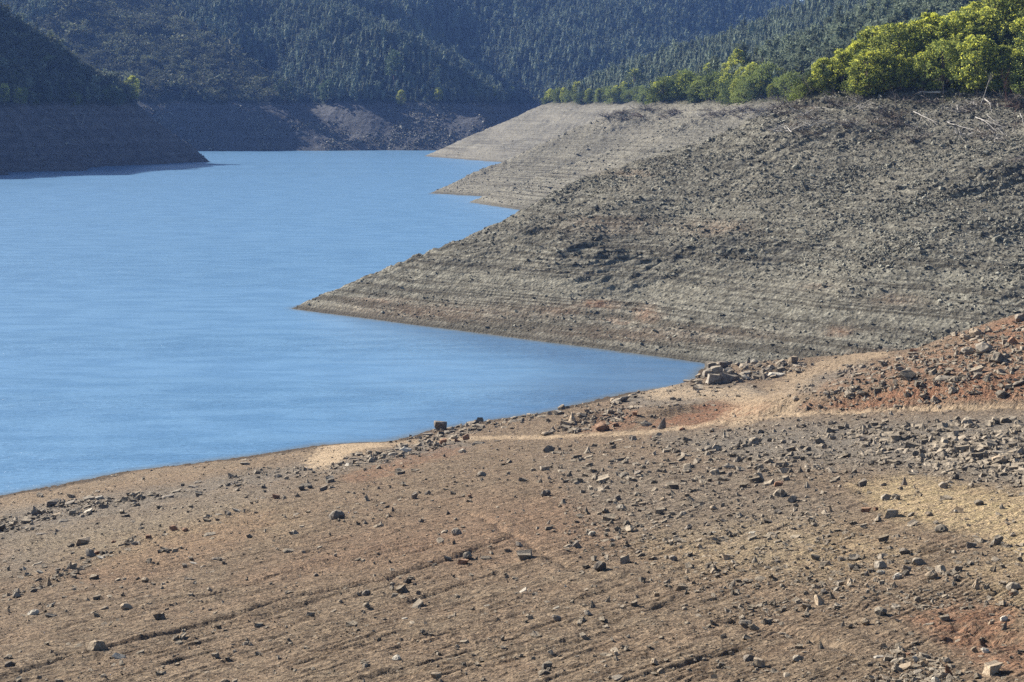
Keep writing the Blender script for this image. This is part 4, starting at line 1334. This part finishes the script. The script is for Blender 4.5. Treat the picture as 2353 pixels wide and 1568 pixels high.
# plain green bushes filling the edge
bush = []
for i in range(120):
    px = 1205 + (2500 - 1205) * (i + rt.uniform(0, 1)) / 120
    if 1905 < px and rt.random() < .45: continue
    D = ring_edge(px)
    if D is None or D > 800: continue
    D += rt.uniform(1.0, 9.0)
    x = (px - CX) / F * D
    z = float(hill_right(np.array([x]), np.array([D]))[0]) - .2
    h = rt.uniform(2.4, 4.8) * (1.6 if D > 330 else .9)
    e = plant('green_bush', BUSH[i % 4], x, D, z, h, rt.uniform(0, 6.28), (0, 0), rt.uniform(.9, 1.2))
    bush.append((px, e, i % 2))
for i, (px, e, k) in enumerate(bush):
    tag(e, 'plain green bush filling the edge of the wood above the bare bank', 'bush', 'green bushes along the edge of the wood')
# trees that stand out on the far shores
def on(H, px, py, d0, d1):
    D = np.geomspace(d0, d1, 3000); x = (px - CX) / F * D
    k = np.argmax(H(x, D) >= EYE - (py - HY) / F * D)
    return x[k], D[k], float(H(x[k:k + 1], D[k:k + 1])[0])
def crest(px):
    D = np.linspace(500, 860, 1500); x = (px - CX) / F * D; z = hill_left(x, D)
    k = np.argmax((z - EYE) / D)
    return x[k], D[k], float(z[k])
for (px, py, h, k, nm, H, d0, d1, lab) in [
    (304, 'crest', 11, (MIMOSA, 3), 'mimosa_tree', hill_left, 480, 800, 'round yellow-green mimosa in flower on the crest of the shaded left hill'),
    (10, 236, 7.5, (MIMOSA, 0), 'mimosa_tree', hill_left, 480, 800, 'yellow-green mimosa in half shade at the left end of the dark hill'),
    (42, 238, 6.0, (MIMOSA, 4), 'mimosa_tree', hill_left, 480, 800, 'low yellowish mimosa beside the leftmost one on the dark hill'),
    (124, 236, 13, (EUC, 1), 'eucalyptus_tree', hill_left, 480, 800, 'tall thin eucalyptus standing above the shaded ring of the left hill'),
    (220, 236, 11, (EUC, 2), 'eucalyptus_tree', hill_left, 480, 800, 'spindly eucalyptus midway along the shaded hill foot'),
    (262, 238, 8, (BUSH, 0), 'green_bush', hill_left, 480, 800, 'dark rounded bush next to the yellow mimosa on the hill crest'),
    (655, 240, 15, (PINE, 0), 'pine_tree', hill_far, 820, 1200, 'broad pale-topped pine standing alone above the far shore'),
    (750, 240, 13, (PINE, 1), 'pine_tree', hill_far, 820, 1200, 'pine with lit side at the dip in the far shore wood'),
    (905, 190, 17, (PINE, 2), 'pine_tree', hill_far, 820, 1200, 'tallest pine on the low spur of the far hill'),
    (922, 242, 9, (MIMOSA, 0), 'mimosa_tree', hill_far, 820, 1200, 'small yellow mimosa at the foot of the far spur'),
    (1008, 232, 8, (MIMOSA, 3), 'mimosa_tree', hill_far, 820, 1200, 'yellow mimosa at the toe of the far spur near the channel'),
    (1130, 226, 8, (MIMOSA, 4), 'mimosa_tree', hill_far, 820, 1300, 'left of two yellowish mimosas in the far channel'),
    (1175, 224, 8, (MIMOSA, 7), 'mimosa_tree', hill_far, 820, 1300, 'right of two yellowish mimosas in the far channel')]:
    x, D, z = crest(px) if py == 'crest' else on(H, px, py, d0, d1)
    L_, i = k
    tag(plant(nm, L_[i], x, D, z - .2, h, rt.uniform(0, 6), (0, 0), 1.0 if L_ is not BUSH else 1.3), lab, 'bush' if nm == 'green_bush' else 'tree')
# the dark trees on the shaded hill's foot and crest
foot = []
for i in range(46):
    px = rt.uniform(-60, 318); D = np.geomspace(470, 760, 1200); xx = (px - CX) / F * D
    zz = hill_left(xx, D)
    if not (zz > 24.6).any(): continue
    j = np.argmax(zz > 24.6 + rt.choice((0, 0, 1.5, 4, 9, 15)))
    if j == 0: continue
    sp = rt.random()
    kd, nm, h = ((BUSH[i % 4], 'dark_bush', rt.uniform(3, 5.5)) if sp < .6 else (EUC[i % 7], 'eucalyptus_tree', rt.uniform(6, 10)))
    e = plant(nm, kd, xx[j], D[j], zz[j] - .3, h, rt.uniform(0, 6.28), (0, .05), rt.uniform(.9, 1.3))
    if nm == 'dark_bush': tag(e, 'dark bush in the shade above the bare foot of the left hill', 'bush', 'dark bushes on the shaded hill')
    else: tag(e, 'thin dark eucalyptus on the shaded left hill among the bushes', 'tree', 'thin trees on the shaded hill')
for i in range(26):
    px = rt.uniform(-40, 300)
    x, D, z = crest(px)
    if z < 26: continue
    kd, nm, h = (BUSH[i % 4], 'dark_bush', rt.uniform(2, 4)) if i % 3 else (EUC[i % 7], 'eucalyptus_tree', rt.uniform(5, 8))
    e = plant(nm, kd, x, D, z - .4, h, rt.uniform(0, 6.28), (0, .05), rt.uniform(.9, 1.4))
    tag(e, 'bush on the skyline of the shaded left hill' if i % 3 else 'thin tree on the skyline of the shaded left hill', 'bush' if i % 3 else 'tree', 'bushes along the crest of the left hill' if i % 3 else 'trees along the crest of the left hill')
# big dark tree at the top corner
x, D = (2215 - CX) / F * 262, 262.0
tag(plant('oak_tree', make_kind(1200, 3200, .86, .42, .12, 'round', L_DARK, .05, 60, .24, None, 0, 1.5, .03), x, D, float(hill_right(np.array([x]), np.array([D]))[0]) - .3, 12, .4),
    'large dark round-crowned tree rising behind the mimosa stand', 'tree')

# eucalyptus wood on the right hill: the nearest three hundred each on its own
t = RNG.uniform(-.02, .44, 140000)
y = 1 / RNG.uniform(1 / 1050, 1 / 205, 140000); x = t * y
b = hill_right(x, y)
px, py = project(x, y, b + 6)
edge = np.interp(px, np.linspace(1190, 2800, 80), [ring_edge(p) or 900 for p in np.linspace(1190, 2800, 80)])
back = y - edge
keep = (b > 25.5) & (py > -150) & (back > np.where(px > 1880, 20, 7)) & (px > 1180)
# spacing of about 3 m: thin by a jittered cell hash
cell = np.floor(x / 2.2).astype(np.int64) * 100003 + np.floor(y / 2.8).astype(np.int64)
_, first = np.unique(cell, return_index=True)
m_ = np.zeros(len(x), bool); m_[first] = True
keep &= m_
x, y, b, px, back = x[keep], y[keep], b[keep], px[keep], back[keep]
# which of them the viewpoint sees
T_, D_ = np.meshgrid(np.linspace(-.03, .46, 500), np.geomspace(140, 1150, 700))
Zr = hill_right(T_ * D_, D_) + 5.0 * (hill_right(T_ * D_, D_) > 26)
ang = np.maximum.accumulate((Zr - EYE) / D_, 0)
ti = np.clip(((x / y + .03) / .49 * 499).astype(int), 0, 499); di = np.clip(np.searchsorted(np.geomspace(140, 1150, 700), y - 9), 0, 699)
hh = np.exp(RNG.normal(0, .2, len(x))) * 6.0
seen = (b + hh - EYE) / y > ang[di, ti] + .0005
x, y, b, hh, px = x[seen], y[seen], b[seen], hh[seen], px[seen]
order = np.argsort(-(hh / y) * ((px > 1180) & (px < 2370)))
print('right wood', len(x))
for j in order[:300]:
    e = plant('eucalyptus_tree', EUC[j % 7], x[j], y[j], b[j] - .3, hh[j], float(RNG.uniform(0, 6.28)), (float(RNG.uniform(-.05, .05)), .06), float(RNG.uniform(.85, 1.3)))
    tag(e, 'slender grey-green eucalyptus in the wood behind the mimosas', 'tree', 'eucalyptus trees of the near wood')
rest = order[300:]
P = np.stack([x[rest], y[rest], b[rest] - .3], -1)
n = len(rest)
rot = RNG.uniform(-.07, .07, (n, 3)); rot[:, 1] += .06; rot[:, 2] = RNG.uniform(0, 6.28, n)
w_ = hh[rest] * RNG.uniform(.85, 1.35, n)
scatter('hillside_forest', P, rot, np.stack([w_, w_, hh[rest]], -1), RNG.integers(0, 6, n), [(c, L_EUC) for c in FAR_EUC], 'grey-green eucalyptus wood covering the hillside behind the spurs')

# wood and scrub on the far hills
def in_poly(px, py, poly):
    return sdf(px, py, poly) > 0
SCRUBLAND = [(60, 60), (300, -40), (660, 205), (700, 250), (330, 255), (120, 150)]
N_ = 300000
t = RNG.uniform(-.40, .26, N_); y = 1 / np.sqrt(RNG.uniform(1 / 1420 ** 2, 1 / 850 ** 2, N_)); x = t * y
b = hill_far(x, y)
px, py = project(x, y, b)
keep = (b > 25.5) & (py > -90) & (py < 262)
cell = np.floor(x / 2.6).astype(np.int64) * 100003 + np.floor(y / 4.2).astype(np.int64)
_, first = np.unique(cell, return_index=True); m_ = np.zeros(N_, bool); m_[first] = True
keep &= m_
x, y, b, px, py = x[keep], y[keep], b[keep], px[keep], py[keep]
n1 = fbm(x * .02, y * .02, 3, 701)
sc = in_poly(px + 14 * n1, py + 8 * n1, SCRUBLAND)
T_, D_ = np.meshgrid(np.linspace(-.42, .28, 600), np.linspace(820, 1450, 500))
Zr = hill_far(T_ * D_, D_) + 3
ang = np.maximum.accumulate((Zr - EYE) / D_, 0)
ti = np.clip(((x / y + .42) / .70 * 599).astype(int), 0, 599); di = np.clip(((y - 8 - 820) / 630 * 499).astype(int), 0, 499)
hh = np.exp(RNG.normal(0, .2, len(x))) * 8.0 * (1 - .25 * smooth(-.1, .3, n1))
seen = (b + hh - EYE) / y > ang[di, ti]
tr_ = seen & ~sc & (RNG.uniform(0, 1, len(x)) < .93)
n = tr_.sum(); print('far wood', n)
rot = RNG.uniform(-.07, .07, (n, 3)); rot[:, 1] += .08; rot[:, 2] = RNG.uniform(0, 6.28, n)
w_ = hh[tr_] * RNG.uniform(.8, 1.3, n)
scatter('far_forest', np.stack([x[tr_], y[tr_], b[tr_] - .3], -1), rot, np.stack([w_, w_, hh[tr_]], -1), RNG.integers(0, 6, n), [(c, L_FARW) for c in FAR_EUC], 'dense blue-green eucalyptus forest on the far hills')
s_ = (seen & sc) | (seen & (b < 30) & (RNG.uniform(0, 1, len(x)) < .5))
xs, ys, bs = x[s_], y[s_], b[s_]
hs = np.exp(RNG.normal(0, .45, len(xs))) * 2.1
# left hill cover
t = RNG.uniform(-.45, -.16, 60000); y2 = RNG.uniform(440, 860, 60000); x2 = t * y2
b2 = hill_left(x2, y2)
px2, py2 = project(x2, y2, b2)
k2 = (b2 > 24.8 + RNG.uniform(0, 2, len(x2))) & (py2 > -60) & (RNG.uniform(0, 1, len(x2)) < .55)
x2, y2, b2 = x2[k2], y2[k2], b2[k2]
h2 = np.exp(RNG.normal(0, .4, len(x2))) * 2.1
P = np.concatenate([np.stack([xs, ys, bs - .2], -1), np.stack([x2, y2, b2 - .2], -1)]); hs = np.concatenate([hs, h2])
n = len(P); print('scrub', n)
rot = rand_rot(n, .15)
w_ = hs * RNG.uniform(.8, 1.6, n)
scatter('scrub', P, rot, np.stack([w_, w_, hs], -1), RNG.integers(0, 4, n), [(c, L_SCRUB) for c in SCRUB], 'low mixed scrub on the cleared far slope and the shaded hill')
# back ridge wood
t = RNG.uniform(.0, .30, 30000); y = RNG.uniform(1905, 2350, 30000); x = t * y; b = H_back(x, y)
px, py = project(x, y, b); k = (py < 110) & (py > -60)
x, y, b = x[k], y[k], b[k]; n = len(x)
hh = RNG.uniform(7, 12, n); rot = rand_rot(n, .08)
scatter('distant_forest', np.stack([x, y, b - .3], -1), rot, np.stack([hh * 1.3, hh * 1.3, hh], -1), RNG.integers(0, 6, n), [(c, L_EUC) for c in FAR_EUC], 'hazy forest on the farthest ridge')


# ------------------------------------------------------------ dead wood
def on_head(px, py):
    D = np.geomspace(150, 800, 2500); x = (px - CX) / F * D
    k = np.argmax(hill_right(x, D) >= EYE - (py - HY) / F * D)
    return Vector((x[k], D[k], float(H_right(x[k:k + 1], D[k:k + 1])[0])))


def dead_limb(name, p0, p1, rad, seed, mat, depth, label, cat, grp=None, lift=.0, split=4, arch=0.0):
    """a limb lying or standing from foot P0 to tip P1 (world), with its side branches"""
    r = random.Random(seed); bm = bmesh.new()
    v = p1 - p0
    L_ = v.length
    n = 7; pts = []
    side = Vector((r.uniform(-1, 1), r.uniform(-1, 1), r.uniform(-.2, .6)))
    for i in range(n + 1):
        s = i / n
        pts.append(v * s + side * (math.sin(s * math.pi) * L_ * .07) + Vector((0, 0, lift + arch * math.sin(s * math.pi) * L_)) + Vector((r.uniform(-1, 1), r.uniform(-1, 1), r.uniform(-1, 1))) * L_ * .012)
    rad *= .8
    rads = [rad * (1 - .8 * i / n) for i in range(n + 1)]
    tube(bm, pts, rads, 6)
    if depth:
        for k in range(split):
            s = .3 + .65 * (k + r.random()) / split
            j = min(n - 1, int(s * n))
            d = (pts[j + 1] - pts[j]).normalized()
            nd = (d + Vector((r.uniform(-1, 1), r.uniform(-1, 1), r.uniform(-.5, .7))) * .75).normalized()
            limb(bm, pts[j].copy(), nd, L_ * r.uniform(.22, .45), max(.012, rads[j] * .65), r, depth - 1, .16, 3, 4)
    me = bm_mesh(name, bm)
    o = link(name, me, mat)
    o.location = p0
    return tag(o, label, cat, grp)


def lie(px0, py0, px1, py1):
    p = on_head(px0, py0)
    D = np.linspace(p.y - 5, p.y + 7, 200); x = (px1 - CX) / F * D
    z = H_right(x, D)
    k = np.argmin(np.abs(HY + F * (EYE - z) / D - py1) + 1.0 * np.abs(D - p.y))
    return p, Vector((x[k], D[k], z[k]))


def stand(px, py, px1, py1):
    p = on_head(px, py)
    D = p.y - .3
    return p, Vector(((px1 - CX) / F * D, D, EYE - (py1 - HY) / F * D))


G1 = 'bleached branches lying on the headland'
k = 0
for (a, rad, depth, lab, lift) in [
    ((2161, 221, 2113, 215), .20, 0, 'thick white log lying at the foot of the mimosas', .2),
    ((2100, 262, 2153, 305), .085, 2, 'white branch bending down the bank below the white log', .25),
    ((2177, 287, 2268, 316), .085, 2, 'long white branch with many forks, middle of the bleached tangle', .25),
    ((2242, 278, 2293, 320), .085, 2, 'stout white limb running down right of the forked branch', .25),
    ((2250, 280, 2312, 299), .06, 2, 'thin white limb fanning out beside the stout one', .3),
    ((2261, 238, 2279, 264), .11, 1, 'short thick white limb leaning below the shrubs near the edge', .3),
    ((2180, 283, 2240, 288), .045, 1, 'straight pale stick lying above the forked branch', .2),
    ((2118, 276, 2098, 312), .05, 1, 'pale branch reaching down and left from the bend', .25),
    ((2268, 271, 2296, 292), .05, 1, 'pale arched stick near the bank top at the far right', .4),
    ((2345, 268, 2351, 298), .07, 1, 'pale limb cut by the picture edge', .3),
    ((2202, 300, 2216, 330), .04, 2, 'pale twig spray hanging under the forked branch', .2),
    ((2290, 300, 2300, 330), .04, 2, 'pale twig spray hanging under the stout limb', .2),
    ((2020, 248, 2036, 262), .05, 1, 'small pale branch left of the upright dead saplings', .2),
    ((1870, 254, 1905, 253), .06, 0, 'thin pale pole lying flat on the rubble crest', .12),
    ((1700, 268, 1748, 258), .11, 2, 'largest white limb in the brush pile on the middle spur', .3),
    ((1712, 262, 1690, 250), .09, 2, 'white limb pointing up-left from the brush pile', .3),
    ((1720, 272, 1760, 268), .09, 2, 'white limb at the foot of the brush pile', .3),
    ((1676, 256, 1730, 252), .08, 2, 'white limb along the top of the brush pile', .4),
    ((1634, 262, 1652, 270), .08, 1, 'white branch lying left of the brush pile', .3),
    ((1450, 262, 1478, 254), .12, 1, 'pale branch near the dark brush on the middle spur', .3),
    ((1372, 272, 1392, 264), .12, 0, 'pale log on the far spur by the dark brush', .2),
    ((1425, 296, 1480, 288), .08, 0, 'thin pale pole lying across the middle spur', .1),
]:
    k += 1
    p0, p1 = lie(*a)
    dead_limb('bleached_branch', p0, p1, rad, 40 + k, B_BLEACH, depth, lab, 'branch', G1, lift, 5)
for (a, rad, depth, mat, nm, lab, arch) in [
    ((2159, 266, 2167, 188), .05, 1, B_DEAD, 'dead_sapling', 'thin dead sapling standing straight in front of the mimosas', 0),
    ((2059, 248, 2043, 194), .09, 2, B_DEAD, 'dead_sapling', 'crooked dark snag leaning left in front of the mimosas', .05),
    ((2250, 250, 2276, 168), .05, 2, B_BLEACH, 'dead_sapling', 'tall pale dead stem arching right near the white limbs', .08),
    ((2246, 248, 2244, 205), .05, 1, B_DEAD, 'dead_sapling', 'short dead stem beside the arching pale one', 0),
    ((2312, 250, 2316, 165), .05, 3, B_RED, 'dead_shrub', 'tall reddish leafless shrub in front of the dark trees', 0),
    ((2322, 252, 2306, 172), .05, 3, B_RED, 'dead_shrub', 'second reddish leafless shrub leaning left of the tall one', 0),
    ((2318, 176, 2346, 164), .05, 2, B_BLEACH, 'bleached_branch', 'pale branch arching out of the dark trees at the right', .12),
    ((2332, 262, 2336, 236), .05, 2, B_RED, 'dead_shrub', 'low reddish shrub by the picture edge', 0),
    ((2198, 294, 2200, 270), .04, 1, B_DEAD, 'dead_stake', 'short stake standing among the bleached branches', 0),
    ((1918, 224, 1884, 208), .10, 2, B_DEAD, 'dead_snag', 'dark fallen snag at the left end of the mimosa stand', .1),
    ((1916, 226, 1917, 194), .06, 1, B_DEAD, 'dead_sapling', 'dark upright stump sapling beside the fallen snag', 0),
    ((1868, 222, 1838, 176), .07, 3, B_DEAD, 'dead_shrub', 'leafless grey shrub left of the fallen snag', 0),
    ((1850, 236, 1800, 205), .07, 3, B_DEAD, 'dead_shrub', 'spreading leafless shrub on the rubble crest', .1),
    ((1842, 236, 1868, 205), .06, 3, B_DEAD, 'dead_shrub', 'leafless shrub reaching right on the rubble crest', .1),
]:
    k += 1
    p0, p1 = stand(*a)
    dead_limb(nm, p0, p1, rad, 80 + k, mat, depth, lab, nm.split('_')[1], None, 0, 7 if depth > 2 else 4, arch)


def brush_mesh(seed, n):
    r = random.Random(seed); bm = bmesh.new()
    for i in range(n):
        a = r.uniform(0, 6.283); e = r.uniform(.1, 1.0)
        d = Vector((math.cos(a) * math.cos(e), math.sin(a) * math.cos(e), math.sin(e)))
        limb(bm, Vector((r.gauss(0, .25), r.gauss(0, .2), 0)), d, r.uniform(.45, 1.0), .027, r, 2, .22, 3, 3, .05)
    return bm_mesh('brush', bm)


BR = [brush_mesh(1300 + i, 16) for i in range(3)]
for (px, py, s, mat, lab) in [
    (1392, 270, 5.5, B_DEAD, 'dark leafless brush on the far spur top'), (1475, 268, 4.0, B_RED, 'reddish low brush beside the pale branch on the spur'),
    (1815, 238, 2.6, B_DEAD, 'brown leafless brush tangle at the rubble crest'), (1775, 246, 2.6, B_DEAD, 'brown brush tangle left along the rubble crest'), (1870, 246, 2.2, B_DEAD, 'grey brush tangle right of the crest shrubs'),
    (2040, 270, 2.4, B_DEAD, 'grey brush patch below the crooked snag'), (2062, 290, 2.4, B_DEAD, 'purplish grey brush in the hollow under the snag'), (2030, 306, 2.4, B_DEAD, 'lowest grey brush on the headland slope'),
    (2112, 318, 2.2, B_DEAD, 'thin brush under the bent white branch'), (2210, 310, 2.2, B_BLEACH, 'pale brush under the forked white branch'), (2300, 320, 2.2, B_BLEACH, 'pale brush below the stout white limb'), (2340, 250, 2.2, B_RED, 'dark reddish brush by the shrubs at the right'),
    (1700, 270, 3.2, B_DEAD, 'grey brush in the pile on the middle spur'), (1740, 262, 3.0, B_BLEACH, 'pale brush at the right end of the pile'), (1640, 264, 3.4, B_DEAD, 'dark brush left of the pile'), (1560, 262, 3.6, B_DEAD, 'dark brush halfway along the middle spur'),
    (2330, 380, 2.2, B_DEAD, 'dark brush far down the headland at the right'),
]:
    p = on_head(px, py)
    me = rt.choice(BR).copy(); me.materials.clear(); me.materials.append(mat)
    o = bpy.data.objects.new('dead_brush', me); COL.objects.link(o)
    o.location = p - Vector((0, 0, .1)); o.scale = (s * 1.1, s, s * .6); o.rotation_euler = (0, 0, rt.uniform(0, 6))
    tag(o, lab, 'brush', 'dead brush on the bare bank')
bx = []
for i in range(96):
    if i < 66: bx.append((rt.uniform(1770, 2380), rt.triangular(222, 335, 236)))
    else: bx.append((rt.uniform(1380, 1770), rt.triangular(250, 282, 258)))
for (px, py) in bx:
    p = on_head(px, py)
    if p.z > 27 or p.y > 700: continue
    me = rt.choice(BR).copy(); me.materials.clear(); me.materials.append(rt.choice((B_DEAD, B_DEAD, B_BROWN, B_BLEACH)))
    s = rt.uniform(1.3, 2.6) * (1 + .5 * (p.y > 300))
    o = bpy.data.objects.new('dead_brush', me); COL.objects.link(o)
    o.location = p - Vector((0, 0, .1)); o.scale = (s * 1.3, s, s * .75); o.rotation_euler = (0, 0, rt.uniform(0, 6))
    tag(o, 'small thin tangle of dead twigs among others along the bank top', 'brush', 'dead twig tangles along the bank top')
for (a, rad, lab, H, d0, d1) in [((165, 262, 182, 290), .22, 'pale dead trunk leaning on the shaded hill foot, left arm of a V', hill_left, 480, 800), ((188, 290, 197, 260), .2, 'pale dead trunk on the shaded hill foot, right arm of a V', hill_left, 480, 800),
                                 ((110, 292, 138, 305), .22, 'pale log lying on the shaded hill foot', hill_left, 480, 800), ((388, 260, 403, 272), .3, 'white log lying on the far shore rubble', hill_far, 820, 1000), ((362, 276, 368, 266), .2, 'short pale stick on the far shore rubble', hill_far, 820, 1000)]:
    q0 = on(H, a[0], a[1], d0, d1); q1 = on(H, a[2], a[3], d0, d1)
    k += 1
    dead_limb('fallen_trunk', Vector(q0), Vector(q1), rad, 200 + k, B_BLEACH, 1, lab, 'log', None, .5, 2)
